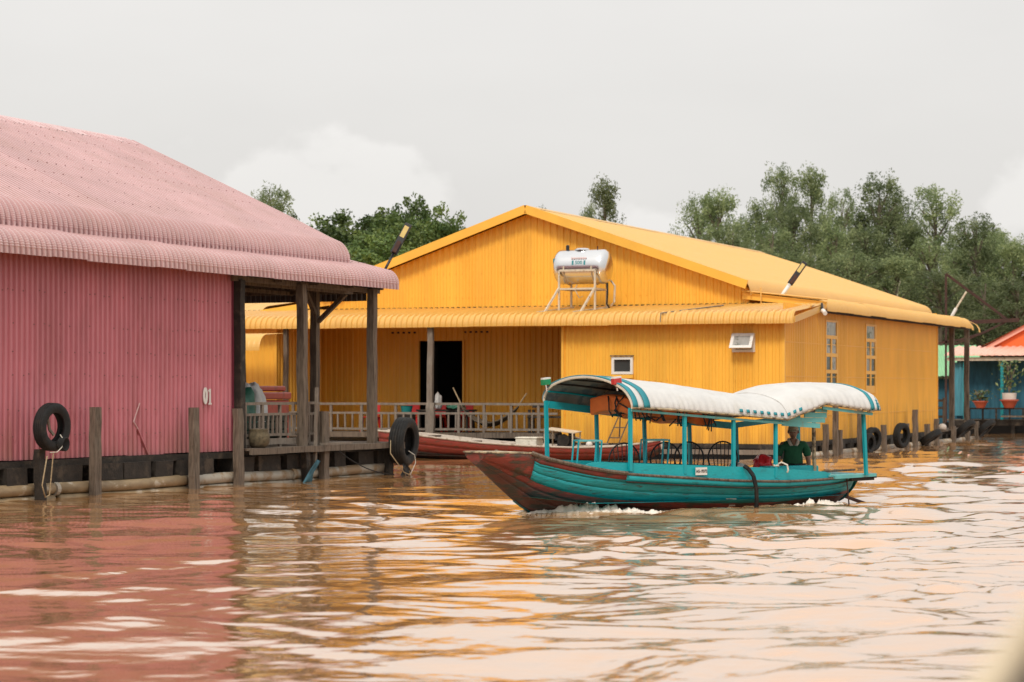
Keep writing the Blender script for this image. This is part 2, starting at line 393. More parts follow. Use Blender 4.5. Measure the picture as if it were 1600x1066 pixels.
def frame_mat(ox, oy, deg): return Matrix.Translation((ox, oy, 0)) @ Matrix.Rotation(math.radians(deg), 4, 'Z')
FP = frame_mat(-8.76, 38.33, 63.435); FY = frame_mat(7.04, 59.8, -22.3); FB = frame_mat(2.08, 35.57, 33)
RP, RY, RB = math.radians(63.435), math.radians(-22.3), math.radians(33)
def wp(F, x, y, z): return F @ Vector((x, y, z))

# ================================================================== water
def hull_w(u):       # half width of the ferry at the waterline, u along the hull
    if u < -2.25 or u > 3.9: return 0
    t = (u+2.25)/6.15
    return .9*min(1, (math.sin(PI*min(t*1.25, .5)))**.8)*(1-.45*max(0, (t-.7)/.3)**1.5)
def make_water():
    H = 1.9; f = 3600
    ny, nx = 640, 640
    pym = np.linspace(606-f*(-H)/95.0, 606+f*H/10.5, ny); Yv = f*H/(pym-606)
    ang = np.linspace(-.36, .36, nx)
    YY = Yv[:, None]*np.ones((1, nx)); XX = YY*ang[None, :]
    dY = np.gradient(Yv)*-1
    amp = np.zeros_like(XX); gx = np.zeros_like(XX)
    # domain warp
    wx = XX+.5*np.sin(.31*YY+.7)+.35*np.sin(.83*XX+.41*YY)+.18*np.sin(1.9*XX-1.1*YY+2)
    wy = YY+.6*np.sin(.27*XX+.2*YY)+.30*np.sin(.9*XX-.33*YY+1.3)+.15*np.sin(2.1*XX+1.3*YY)
    # sheltered smooth water before the pink house, livelier on the open right side
    chop = 1/(1+np.exp(-(XX-(.035*YY))/(.045*YY)))
    patch = .5+.5*np.sin(.55*wx+.21*wy)*np.sin(.33*wy-.4*wx+1.1)
    Z = np.zeros_like(XX)
    for i in range(110):
        lam = .26*(18**(RNG.random())); k = 2*PI/lam
        th = RNG.normal(PI/2+.12, .55 if lam > .8 else .85)
        ph = RNG.random()*2*PI
        slope = .0105*(1.25 if lam > .9 else .80)
        a = slope/k
        kx, ky = k*math.cos(th), k*math.sin(th)
        vis = np.clip(lam/(3.2*dY)[:, None]-.5, 0, 1)
        loc = (.58+.85*chop) if lam > .8 else (.20+2.6*chop*(.5+.7*patch))*(np.clip((YY-12)/14, .35, 1))
        s_ = np.sin(kx*wx+ky*wy+ph)
        if lam > .6: s_ = (1-np.abs(s_))**1.3*-1.25+.6 if i % 3 == 0 else s_
        Z += a*vis*loc*s_
    # wake of the ferry
    o = FB.inverted()
    U = (XX*o[0][0]+YY*o[0][1]+o[0][3]); V = (XX*o[1][0]+YY*o[1][1]+o[1][3])
    hw = np.vectorize(hull_w)(np.clip(U, -3, 4.5))
    d = np.abs(V)-hw
    behind = np.clip(U+2.5, 0, None)
    inr = (U > -2.6) & (U < 7)
    dn = d-.07*behind
    Z += np.where(inr, .018*np.exp(-(d/.22)**2)*np.exp(-((U+1.7)/1.0)**2), 0)
    Z += np.where(inr, .030*np.sin(8*dn-1.2*U)*np.exp(-(dn/.9)**2)*np.clip(behind, 0, 1)*np.exp(-behind/8), 0)
    Z += np.where((U > 3.7) & (U < 10), .035*np.sin(5*U)*np.exp(-(V/.6)**2)*np.exp(-(U-3.7)/3), 0)
    inside = (d < -.05) & (U > -2.2) & (U < 3.85)
    Z = np.where(inside, -.12, Z)
    # foam amount
    h1 = np.sin(23*U+9*V+3*np.sin(7*U))*.5+np.sin(41*U-17*V)*.3+np.sin(13*U+31*V+2*np.sin(11*V))*.4
    fo = np.exp(-(np.clip(d-.03, 0, None)/.14)**2)*(.85*np.exp(-((U+1.75)/.8)**2)+.30*np.exp(-((U+.3)/1.2)**2)+.85*np.exp(-((U-2.9)/.9)**2)+.25)*(U > -2.5)*(U < 4.4)
    fo += .75*np.exp(-((V)/.55)**2)*np.exp(-np.clip(U-4.2, 0, None)/1.4)*(U > 3.9)*(U < 9)
    fo += .45*np.exp(-((d-.35-.12*behind)/.12)**2)*np.clip(behind/2, 0, 1)*(U < 5.5)*(U > -2.5)*np.exp(-behind/6)
    foam = np.clip(fo*(1+.55*h1)-.12, 0, 1)
    edge = np.clip((.36-np.abs(ang))/.02, 0, 1)[None, :]
    Z = Z*edge
    Z += foam*.012*(1+np.sin(60*U)*np.sin(55*V))
    nv = ny*nx
    co = np.empty((nv, 3), np.float32); co[:, 0] = XX.ravel(); co[:, 1] = YY.ravel(); co[:, 2] = Z.ravel()
    idx = np.arange(nv).reshape(ny, nx)
    q = np.stack([idx[:-1, :-1], idx[:-1, 1:], idx[1:, 1:], idx[1:, :-1]], -1).reshape(-1, 4)[:, ::-1]
    me = bpy.data.meshes.new('water'); me.vertices.add(nv); me.vertices.foreach_set('co', co.ravel())
    me.loops.add(q.size); me.loops.foreach_set('vertex_index', q.ravel().astype(np.int32))
    me.polygons.add(len(q)); me.polygons.foreach_set('loop_start', np.arange(0, q.size, 4, dtype=np.int32))
    me.polygons.foreach_set('loop_total', np.full(len(q), 4, np.int32))
    me.update(calc_edges=True)
    me.polygons.foreach_set('use_smooth', np.ones(len(q), bool))
    at = me.attributes.new('foam', 'FLOAT', 'POINT'); at.data.foreach_set('value', foam.ravel().astype(np.float32))
    n0 = me.polygons[0].normal.z
    if n0 < 0: me.flip_normals()
    return me
wm = bpy.data.materials.new('river_water'); wm.use_nodes = True
n = wm.node_tree.nodes; l = wm.node_tree.links; n.remove(n['Principled BSDF'])
g = n.new('ShaderNodeNewGeometry')
ns = n.new('ShaderNodeTexNoise'); ns.inputs['Scale'].default_value = .22; ns.inputs['Detail'].default_value = 3; l.new(g.outputs['Position'], ns.inputs['Vector'])
mc = n.new('ShaderNodeMix'); mc.data_type = 'RGBA'; l.new(ns.outputs[0], mc.inputs[0]); mc.inputs[6].default_value = (.53, .265, .095, 1); mc.inputs[7].default_value = (.60, .32, .135, 1)
fa = n.new('ShaderNodeAttribute'); fa.attribute_name = 'foam'
mf = n.new('ShaderNodeMix'); mf.data_type = 'RGBA'; l.new(fa.outputs['Fac'], mf.inputs[0]); l.new(mc.outputs[2], mf.inputs[6]); mf.inputs[7].default_value = (.80, .66, .52, 1)
mp = n.new('ShaderNodeMapping'); mp.inputs['Scale'].default_value = (1.0, 1.9, 1); mp.inputs['Rotation'].default_value = (0, 0, .12); l.new(g.outputs['Position'], mp.inputs[0])
n1 = n.new('ShaderNodeTexNoise'); n1.inputs['Scale'].default_value = 2.2; n1.inputs['Detail'].default_value = 1.5; n1.inputs['Roughness'].default_value = .4; l.new(mp.outputs[0], n1.inputs['Vector'])
bp = n.new('ShaderNodeBump'); bp.inputs['Strength'].default_value = .20; bp.inputs['Distance'].default_value = .035
n2_ = n.new('ShaderNodeTexNoise'); n2_.inputs['Scale'].default_value = 9; n2_.inputs['Detail'].default_value = 3; l.new(mp.outputs[0], n2_.inputs['Vector'])
b2_ = n.new('ShaderNodeBump'); b2_.inputs['Strength'].default_value = .13; b2_.inputs['Distance'].default_value = .012; l.new(n2_.outputs[0], b2_.inputs['Height']); l.new(b2_.outputs[0], bp.inputs['Normal'])
l.new(n1.outputs[0], bp.inputs['Height'])
df = n.new('ShaderNodeBsdfDiffuse'); l.new(mf.outputs[2], df.inputs[0]); l.new(bp.outputs[0], df.inputs['Normal'])
gl_ = n.new('ShaderNodeBsdfGlossy'); gl_.inputs['Roughness'].default_value = .03; gl_.inputs[0].default_value = (1, .985, .97, 1); l.new(bp.outputs[0], gl_.inputs['Normal'])
fr = n.new('ShaderNodeFresnel'); fr.inputs[0].default_value = 1.33; l.new(bp.outputs[0], fr.inputs['Normal'])
pw_ = n.new('ShaderNodeMath'); pw_.operation = 'POWER'; pw_.inputs[1].default_value = .385; l.new(fr.outputs[0], pw_.inputs[0])
iv = n.new('ShaderNodeMath'); iv.operation = 'MULTIPLY_ADD'; l.new(fa.outputs['Fac'], iv.inputs[0]); iv.inputs[1].default_value = -.85; iv.inputs[2].default_value = 1
mu = n.new('ShaderNodeMath'); mu.operation = 'MULTIPLY'; mu.use_clamp = True; l.new(pw_.outputs[0], mu.inputs[0]); l.new(iv.outputs[0], mu.inputs[1])
ms = n.new('ShaderNodeMixShader'); l.new(mu.outputs[0], ms.inputs[0]); l.new(df.outputs[0], ms.inputs[1]); l.new(gl_.outputs[0], ms.inputs[2]); l.new(ms.outputs[0], n['Material Output'].inputs[0])
M['water'] = wm
wmesh = make_water(); wmesh.materials.append(wm)
wo = bpy.data.objects.new('water', wmesh); link(wo); tag(wo, kind='structure', label='muddy brown river with rippled reflections')
far = MB().add([(-900, -60, -.16), (900, -60, -.16), (900, 1500, -.16), (-900, 1500, -.16)], [(0, 1, 2, 3)]).build('water', wm); tag(far, kind='structure')
# far bank: low uneven ground behind the houses
P = []
for i in range(41):
    x = -260+i*13; row = []
    for j, (y, z) in enumerate(((116, -.5), (122, .4), (150, .8), (260, 1.0), (900, 1.5))):
        row.append((x*(1 if j < 3 else 1.5+j*.6), y+3*math.sin(x*.07)+2*math.sin(x*.19), z+.25*math.sin(x*.31+j)))
    P.append(row)
tag(MB().grid(P).build('ground', 'bank_soil', smooth=True), kind='structure')

# ================================================================== trees
def crown_mesh(kind, seed, nclump, nleaf, ls):
    r = np.random.default_rng(seed); cs = []; tones = []; rad = []
    if kind == 'broad':      # wide rounded crown radius 1, height ~1.3, made of lumps
        for i in range(nclump):
            d = r.normal(size=3); d /= np.linalg.norm(d); q = r.random()**.45
            d[2] = abs(d[2])*1.15-.25
            cs.append(d*q*np.array([1, 1, 1.0])); rad.append(r.uniform(.09, .2)); tones.append(r.random())
    else:                    # tall airy gum tree, height 1 (z 0..1), radius ~.22
        for i in range(nclump):
            z = r.random()**.75; R = .25*(1-.80*z**2)*(.5+.65*abs(math.sin(6*z+seed)))+.02
            a = r.random()*2*PI; q = math.sqrt(r.random())
            cs.append(np.array([R*q*math.cos(a), R*q*math.sin(a), z])); rad.append(r.uniform(.016, .050)); tones.append(r.random())
    V = []; T = []
    for c, rd, t in zip(cs, rad, tones):
        p = r.normal(size=(nleaf, 3)); p /= np.linalg.norm(p, axis=1)[:, None]
        p = p*(r.random((nleaf, 1))**.4)*rd*np.array([1, 1, .8 if kind == 'broad' else 1.5])+c
        u = r.normal(size=(nleaf, 3)); u[:, 2] *= .6 if kind == 'broad' else 1.4; u /= np.linalg.norm(u, axis=1)[:, None]
        w = np.cross(u, r.normal(size=(nleaf, 3))); w /= np.linalg.norm(w, axis=1)[:, None]
        s = ls*r.uniform(.6, 1.3, (nleaf, 1)); asp = .55 if kind == 'broad' else .33
        V.append(np.stack([p-u*s, p+w*s*asp, p+u*s, p-w*s*asp], 1).reshape(-1, 3))
        T.append(np.repeat(np.clip(t*.7+.3*r.random(nleaf), 0, 1), 4))
    V = np.concatenate(V); T = np.concatenate(T); k = len(V)//4
    me = bpy.data.meshes.new('crown'); me.vertices.add(len(V)); me.vertices.foreach_set('co', V.astype(np.float32).ravel())
    me.loops.add(k*4); me.loops.foreach_set('vertex_index', np.arange(k*4, dtype=np.int32))
    me.polygons.add(k); me.polygons.foreach_set('loop_start', np.arange(0, k*4, 4, dtype=np.int32)); me.polygons.foreach_set('loop_total', np.full(k, 4, np.int32))
    me.update(calc_edges=True); at = me.attributes.new('tone', 'FLOAT', 'POINT'); at.data.foreach_set('value', T.astype(np.float32))
    me.materials.append(M['leaf_broad' if kind == 'broad' else 'leaf_gum']); return me, cs
def trunk_mesh(kind, cs, seed):
    r = random.Random(seed); m = MB()
    if kind == 'broad':
        m.tube([(0, 0, -2.2), (.03, 0, -1.2), (-.02, .03, -.3), (0, 0, .2)], [.09, .075, .06, .03], 8)
        for c in cs[::6]: m.tube([(0, 0, -.8+r.random()*.5), tuple(c*.5+np.array([0, 0, -.15])), tuple(c)], [.035, .022, .008], 5)
    else:
        m.tube([(0, 0, -.35), (.01, 0, .1), (-.012, .01, .45), (.006, 0, .75), (0, 0, .97)], [.018, .015, .011, .007, .002], 7)
        for c in cs[::5]: m.tube([(0, 0, max(0, c[2]-.13)), tuple(c*np.array([.6, .6, 1])-np.array([0, 0, .04])), tuple(c)], [.005, .0035, .001], 4)
    return m.mesh('trunk', 'bark')
BRO = []; GUM = []
for s_ in range(4):
    me, cs = crown_mesh('broad', 30+s_, 150, 80, .034); BRO.append((me, trunk_mesh('broad', cs, s_)))
for s_ in range(6):
    me, cs = crown_mesh('gum', 50+s_, 195, 70, .0078); GUM.append((me, trunk_mesh('gum', cs, s_)))
def tree(kind, i, X, Y, h, wid, label, base=.6, group=None):
    me, tr = (BRO if kind == 'broad' else GUM)[i]
    o = empty('broadleaf_tree' if kind == 'broad' else 'gum_tree', (X, Y, base), random.uniform(0, 6), label, 'tree', group)
    if kind == 'broad':
        sz = h/3.1; s = (wid/2, wid/2, sz); off = 2.2*sz
    else:
        h = h-base; sz = (h-.25)/1.06; s = (wid/.45, wid/.45, sz); off = .05*h
    inst('crown', me, o, (0, 0, off), (0, 0, 0), s); inst('trunk', tr, o, (0, 0, off), (0, 0, 0), s)
def at(px, py, Y): return ((px-800)/3600*Y, Y, 1.9-(py-606)/3600*Y)
# left broadleaf group behind pink roof and yellow gable (px, top py, distance, width m, variant)
gl = 'broadleaf trees between the pink and yellow roofs'
for (px, py, Y, wd, v, lb) in ((522, 342, 92, 5.0, 0, 'rounded green tree just right of the pink roof edge, lowest on its left side'),
        (566, 322, 90, 5.4, 1, 'full green tree above the end of the pink veranda roof, left of the lamp'),
        (612, 332, 88, 4.6, 2, 'dark green tree directly behind the black and yellow solar lamp'),
        (645, 309, 94, 3.6, 3, 'tallest green tree of the clump between the pink and yellow roofs'),
        (684, 326, 90, 4.2, 0, 'green tree just right of the tallest tree of the clump left of the gable'),
        (724, 350, 95, 4.4, 1, 'low green tree whose top shows over the left slope of the yellow gable'),
        (590, 368, 84, 4.6, 3, 'low leafy tree closest behind the pink veranda roof')):
    x, y, z = at(px, py, Y); tree('broad', v, x, y, z-.4, wd, lb, .4, gl)
x, y, z = at(428, 290, 105); tree('gum', 0, x, y, z, 4.4, 'thin airy tree alone above the slope of the pink roof', .4)
x, y, z = at(404, 302, 108); tree('gum', 3, x, y, z, 2.2, 'smaller airy tree top half sunk behind the pink roof slope', .4)
x, y, z = at(944, 280, 100); tree('gum', 1, x, y, z, 3.6, 'single dark airy tree standing above the yellow ridge', .4)
x, y, z = at(846, 322, 118); tree('gum', 2, x, y, z, 1.6, 'tiny tree tip just right of the yellow gable peak', .4)
x, y, z = at(918, 318, 110); tree('gum', 4, x, y, z, 2.6, 'low tree at the left foot of the single tree above the yellow ridge', .4)
gr_ = 'tall gum trees behind the yellow house'
rt = [(1092, 306, 128, 4.2), (1122, 298, 124, 5.2), (1145, 330, 120, 4), (1165, 316, 130, 3.6), (1190, 300, 128, 4.4), (1221, 259, 134, 4.4), (1240, 300, 126, 4.4),
      (1268, 264, 132, 4.6), (1290, 318, 122, 4.6), (1314, 292, 128, 3.6), (1340, 312, 130, 4.6), (1374, 272, 130, 5.4), (1400, 290, 134, 4.8), (1425, 330, 122, 4.6),
      (1463, 290, 128, 5.6), (1452, 350, 120, 4.6), (1490, 372, 124, 4.4), (1526, 334, 126, 4.8), (1552, 352, 130, 4.2), (1584, 360, 124, 4.6), (1610, 368, 126, 4.6), (1660, 330, 126, 5), (1700, 345, 128, 5),
      (1250, 372, 112, 5), (1330, 372, 112, 5.2), (1400, 380, 112, 5), (1470, 400, 110, 5), (1540, 410, 112, 5), (1590, 415, 110, 5), (1180, 362, 114, 4.6),
      (1505, 346, 130, 4.4), (1541, 338, 134, 4.4), (1570, 344, 132, 4.6), (1208, 330, 122, 4.4), (1306, 330, 120, 4.2), (1355, 335, 122, 4.6)]
words = {1092: 'leftmost tall tree of the wood behind the yellow house', 1221: 'highest tree top of the wood, spire shaped, left of its twin', 1268: 'second spire shaped high tree top of the wood, right twin of the highest',
         1374: 'broad high tree crown in the middle of the wood behind the roof slope', 1463: 'dense pointed tree standing apart with sky gaps on both sides', 1122: 'wide bushy tree at the left end of the wood',
         1526: 'loose tree with sky showing through above the orange roofed house', 1314: 'short narrow tree between the spires and the broad high crown'}
more = {1145: 'short tree just above the roof slope near the left end of the wood', 1165: 'slim tree between the wide bushy left tree and the high spires', 1190: 'thin tree shoulder directly left of the highest tree top', 1240: 'lower crown filling the gap between the two high spires',
        1290: 'low crown just right of the second spire', 1340: 'crown left of the broad high crown, slightly lower', 1400: 'crown merging with the right shoulder of the broad high crown', 1425: 'lower crown in the dip left of the dense pointed tree',
        1452: 'leafy crown at the foot of the dense pointed tree', 1490: 'low tree in the sky gap right of the dense pointed tree', 1552: 'thin crown right of the loose tree above the orange roof', 1584: 'rightmost tree crown fully in view above the orange house',
        1610: 'tree cut by the right edge of the photo', 1660: 'tree beyond the right edge of the photo', 1700: 'farthest right tree beyond the photo edge',
        1505: 'tree in the second row just left of the loose tree above the orange roof', 1541: 'tree in the second row directly behind the loose tree above the orange roof', 1570: 'second row tree between the last two crowns at the right edge', 1208: 'mid height tree under the left side of the highest tree top', 1306: 'mid height tree below the short narrow tree', 1355: 'mid height tree under the left half of the broad high crown',
        1250: 'front row tree right behind the pole lamp on the yellow roof', 1330: 'front row tree behind the middle of the yellow roof slope', 1470: 'front row tree behind the rusty steel frame', 1540: 'front row tree above the left slope of the orange gable',
        1590: 'front row tree above the orange gable peak at the right edge', 1180: 'front row tree at the left, just over the long yellow roof slope'}
for k, (px, py, Y, wd) in enumerate(rt):
    x, y, z = at(px, py, Y); front = Y < 116
    lb = words.get(px) or more.get(px)
    if px == 1400 and front: lb = 'front row tree behind the antenna above the lower roof slope'
    tree('gum', k % 6, x, y, z-(0 if px in words else .55), wd*(1.08 if px in words else 1.2), lb, .4, 'front row of the wood behind the yellow roof' if front else gr_)
# understorey that closes the wood below the crowns
r_ = np.random.default_rng(5); m = MB()
for i in range(16000):
    x = r_.uniform(24, 50); y = r_.uniform(114, 134); z = r_.uniform(.4, 5.6) if x > 30 else r_.uniform(.4, 5)
    a = Vector(r_.normal(size=3)).normalized(); c_ = a.cross(Vector(r_.normal(size=3))).normalized(); s = r_.uniform(.12, .3); p = Vector((x, y, z))
    m.add([p-a*s, p+c_*s*.5, p+a*s, p-c_*s*.5], [(0, 1, 2, 3)])
for i in range(5000):
    x = r_.uniform(-26, -2); y = r_.uniform(92, 108); z = r_.uniform(.4, 3.4+1.6*math.sin(x*.9))
    a = Vector(r_.normal(size=3)).normalized(); c_ = a.cross(Vector(r_.normal(size=3))).normalized(); s = r_.uniform(.12, .3); p = Vector((x, y, z))
    m.add([p-a*s, p+c_*s*.5, p+a*s, p-c_*s*.5], [(0, 1, 2, 3)])
us = m.build('undergrowth', 'leaf_gum'); tag(us, 'dark green undergrowth below the tree crowns on the bank', 'undergrowth', kind='stuff')
at_ = us.data.attributes.new('tone', 'FLOAT', 'POINT'); at_.data.foreach_set('value', np.repeat(r_.random(len(us.data.polygons)), 4).astype(np.float32))

# ================================================================== pink house
pk = empty('floating_house', (-8.76, 38.33, 0), RP, 'pink corrugated metal floating house numbered 01 with long veranda on muddy pontoon', 'house')
wall(pk, 'pink_wall', -4.0, 7.32, .67, 4.35, pitch=.14, amp=.038, W=1.132, openings=())
wall(pk, 'pink_wall', 0, 11.5, .67, 4.35, rot=PI/2, org=(7.32, 0), pitch=.125)     # end wall towards the veranda
wall(pk, 'pink_wall', 0, 11.5, .67, 4.35, rot=PI/2, org=(-4.0, 0), pitch=.125, W=1.9)
wall(pk, 'pink_wall', -4, 7.32, .67, 4.6, y=11.5, W=2)
MB().box((7.38, -.01, 2.4), (.09, .06, 3.46)).build('corner_board', 'pink_dark', pk)
MB().bar((7.44, .1, .67), (7.47, .0, 2.3), .03, .1).bar((7.47, .0, 2.3), (7.41, .16, 3.9), .03, .1).build('loose_flashing', 'pink_dark', pk)
# screws in rows on the wall: small heads on the ribs
m = MB()
for z in (1.08, 1.52, 2.12, 2.52, 2.98, 3.55):
    for k in range(-27, 51):
        x = k*.1415+.10
        if random.random() < .42: m.box((x+random.uniform(-.01, .01), -.042, z+random.uniform(-.02, .02)+.01*math.sin(x)), (.022, .012, .022))
tag(m.build('wall_screws', 'screw', pk), kind='stuff')
# dents: creased strips torn from the sheet
MB().bar((4.28, -.04, 1.62), (4.08, -.05, 1.28), .018, .012).bar((4.08, -.05, 1.28), (4.24, -.05, 1.12), .018, .012).build('torn_strip', 'pink_roof', pk)
MB().bar((4.22, -.03, 1.14), (4.50, -.06, .68), .06, .02).build('torn_strip', 'pink_wall', pk)
# lower skirt roof with crimped bullnose
def crimped(c, r, t0, t1, n, tail): return arc(c, r, t0, t1, n, .004)+list(tail)
path_l = [(-.56, 4.02)]+crimped((-.25, 4.13), .31, 180, 110, 18, [(-.30, 4.432), (.05, 4.52), (.70, 4.68)])
dzl = lambda x: .10-.0085*x
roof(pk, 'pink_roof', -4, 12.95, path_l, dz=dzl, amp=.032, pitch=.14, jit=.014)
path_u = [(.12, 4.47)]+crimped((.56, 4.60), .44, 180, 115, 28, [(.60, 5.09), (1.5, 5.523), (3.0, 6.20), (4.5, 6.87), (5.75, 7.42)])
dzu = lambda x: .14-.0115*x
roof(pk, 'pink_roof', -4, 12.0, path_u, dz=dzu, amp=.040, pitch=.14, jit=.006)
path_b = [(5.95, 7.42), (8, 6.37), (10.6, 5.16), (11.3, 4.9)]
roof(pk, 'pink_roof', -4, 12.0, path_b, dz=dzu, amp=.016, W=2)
# ridge cap with notched edge
m = MB(); xs = [-4+i*.09 for i in range(178)]
P = [[(x, 5.45+(.04 if i % 2 else 0), 7.33+dzu(x)) for i, x in enumerate(xs)], [(x, 5.85, 7.50+dzu(x)) for x in xs], [(x, 6.2-(.04 if i % 2 else 0), 7.36+dzu(x)) for i, x in enumerate(xs)]]
m.grid(P).build('ridge_cap', 'pink_roof', pk)
# roof screws
m = MB()
for (a, b) in ((.95, 5.265), (1.55, 5.546), (2.15, 5.826), (2.75, 6.105), (3.35, 6.385), (3.95, 6.665), (4.55, 6.944), (5.1, 7.2)):
    for k in range(-14, 42):
        if random.random() < .8: m.box((k*.28+.10, a-.010, b+.032+dzu(k*.28)), (.018, .018, .010))
for k in range(-14, 46): m.box((k*.28+.10, .1, 4.595+dzl(k*.28)), (.02, .02, .012))
tag(m.build('roof_screws', 'screw', pk), kind='stuff')
# end wall of the attic and the end skirt roof over the veranda
m = MB(); m.add([(11.7, .9, 4.4), (11.7, 10.8, 4.4), (11.7, 10.8, 5.0), (11.7, 5.7, 7.2), (11.7, .9, 5.1)], [(0, 1, 2, 3, 4)]); m.build('gable_panel', 'pink_wall', pk)
path_e = [(-.02, 3.80)]+arc((.44, 3.86), .46, 176, 104, 12, .003)+[(.40, 4.33), (1.7, 4.75)]
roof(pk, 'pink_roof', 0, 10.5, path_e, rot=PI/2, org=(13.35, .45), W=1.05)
# roof framing under the veranda
for y in (-.12, .55): MB().bar((7.2, y, 4.03), (12.9, y, 3.98), .07, .10).build('beam', 'wood', pk)
for y in (2.2, 4.4, 6.6): MB().bar((7.4, y, 4.02), (13.1, y, 3.98), .06, .08).build('beam', 'wood', pk)
for x in (8.6, 10.0, 11.4, 12.6): MB().bar((x, -.4, 3.98+.06), (x, 6.8, 4.18), .06, .09).build('rafter', 'wood', pk)
MB().bar((13.0, .2, 4.0), (13.0, 9, 4.0), .07, .1).build('beam', 'wood', pk)
for z, x in ((4.16, 12.7), (4.26, 12.3), (4.36, 11.9)): MB().bar((x, .6, z), (x, 9, z), .05, .05).build('rafter', 'wood', pk)
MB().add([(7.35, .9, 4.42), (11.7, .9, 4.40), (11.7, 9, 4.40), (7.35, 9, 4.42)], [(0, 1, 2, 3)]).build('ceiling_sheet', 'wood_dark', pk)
# veranda posts
for (x, y, w, zt) in ((7.48, -.12, .17, 4.0), (9.62, -.22, .17, 4.0), (12.45, -.22, .17, 4.02), (12.9, 1.49, .16, 4.02), (12.9, 5.0, .15, 4.0), (12.9, 8.6, .15, 4.0), (7.6, 2.0, .14, 4.0)):
    log_post(pk, (x, y, .62), (x-.02, y, zt), w, w, 'wood_dark' if x in (7.48,) else 'wood')
MB().bar((12.9, 1.4, 3.35), (12.9, .7, 3.95), .09, .09).bar((12.85, 1.45, 3.5), (12.3, 1.35, 3.98), .09, .09).build('bracket', 'wood', pk)
# deck planks (run across) and rim board
for k in range(20):
    y = -.28+k*.31
    MB().box((10.4, y, .70+random.uniform(-.006, .006)), (6.1, .285, .045)).build('deck_plank', 'wood', pk)
MB().bar((7.35, -.44, .655), (13.45, -.44, .665), .05, .12, jit=.006, seg=12).build('rim_board', 'wood', pk)
MB().box((10.7, -.36, .745), (1.1, .2, .045), rz=.02).build('loose_plank', 'wood_pale', pk)
# railing in front of the veranda
def railing(parent, x0, x1, y, zt, z2, zb, zd, step, postx, material, w=.05):
    MB().bar((x0, y, zt), (x1, y, zt), w*1.3, w*1.1, jit=.005, seg=14).build('top_rail', material, parent)
    MB().bar((x0, y, z2), (x1, y, z2), w*.8, w, jit=.004, seg=14).build('middle_rail', material, parent)
    MB().bar((x0, y, zb), (x1, y, zb), w*.8, w, jit=.004, seg=14).build('bottom_rail', material, parent)
    me = MB().bar((0, 0, 0), (0, 0, z2-zb), w*.75, w*.7).mesh('baluster', material)
    n = int((x1-x0)/step)
    for i in range(n):
        inst('baluster', me, parent, (x0+(i+.5)*step, y+random.uniform(-.004, .004), zb), (random.uniform(-.01, .01), random.uniform(-.02, .02), 0))
    for x in postx: MB().bar((x, y, zd), (x, y, zt), w*1.1, w*1.1, jit=.004, seg=3).build('rail_post', material, parent)
railing(pk, 7.62, 12.3, -.10, 1.585, 1.37, .96, .70, .163, (7.9, 8.55, 9.2, 10.2, 11.0), 'wood_pale') if False else railing(pk, 7.62, 10.45, -.10, 1.585, 1.37, .96, .70, .163, (7.68, 8.3, 8.95, 10.05, 10.42), 'wood_pale')
MB().bar((7.62, -.12, .83), (10.0, -.12, .83), .03, .12, jit=.005, seg=8).build('kick_board', 'wood_pale', pk)
# pontoon: long beam, block ends, dark drums, muddy pipes
MB().bar((-4, -.02, .60), (13.5, -.02, .59), .14, .12, jit=.01, seg=20).build('floor_beam', 'wood_dark', pk)
MB().box((4.7, .5, .25), (18.2, .4, .55)).build('float_drums', 'float_black', pk)
MB().box((4.7, 6, .30), (17.8, 10.5, .5)).build('float_deck', 'float_black', pk)
for k, x in enumerate((-3.6, -2.2, -.9, .62, 1.75, 2.2, 3.3, 4.05, 4.9, 5.75, 6.3, 7.6, 8.5, 9.4, 10.3, 11.2, 12.3, 13.2)):
    w = .45+.45*((k*37) % 5)/5
    MB().bar((x, .3, .40+.02*((k*13) % 3-1)), (x, -.16, .40), w, .30, jit=.008, seg=2).build('block_end', 'wood_dark', pk)
for (xa, xb) in ((-4, 1.6), (1.75, 5.6), (5.75, 9.3), (9.4, 13.2)):
    mt = 'pipe_muddy' if xb < 6 else 'pipe_clean'
    MB().tube([(xa+(xb-xa)*i/6, -.12, .155+.012*math.sin(xa+i)) for i in range(7)], .105, 14).build('float_pipe', mt, pk, smooth=True)
    MB().tube([(xa+(xb-xa)*i/6, -.14, -.035+.008*math.sin(xa+i)) for i in range(7)], .085, 14).build('float_pipe', mt, pk, smooth=True)
for x in (1.68, 5.68, 9.35): MB().tube([(x-.05, -.12, .155), (x+.05, -.12, .155)], .12, 14).build('pipe_joint', 'pipe_clean', pk)
# mooring stakes against the wall
for (x, zt, w) in ((1.05, .86, .17), (2.58, 1.55, .20), (5.62, 1.52, .19), (7.14, 1.50, .20), (9.62, .70, .16), (10.32, 1.42, .20), (13.0, .62, .18), (-2.6, 1.5, .2)):
    MB().bar((x, -.32, -.5), (x+random.uniform(-.02, .03), -.30, zt), w, .13, up=(0, 1, 0), jit=.012, seg=8, taper=.95).build('mooring_stake', 'wood' if zt > 1 else 'wood_dark', pk)
log_post(pk, (9.88, -.36, .30), (9.98, -.34, 1.9), .07, .05, 'wood_pale', 'leaning_slat', jit=.006)
# house number
MB().box((6.525, -.062, 1.73), (.042, .016, .30)).box((6.525, -.0625, 1.592), (.105, .0165, .03)).box((6.495, -.0630, 1.84), (.05, .017, .034), tilt=(0, -.6, 0)).build('house_number', 'white_paint', pk)
for s_, x in (('0', 6.37),): text(s_, .40, 'house_number', 'white_paint', pk, (x, -.062, 1.73), (PI/2, 0, 0), .008, .022, .66)
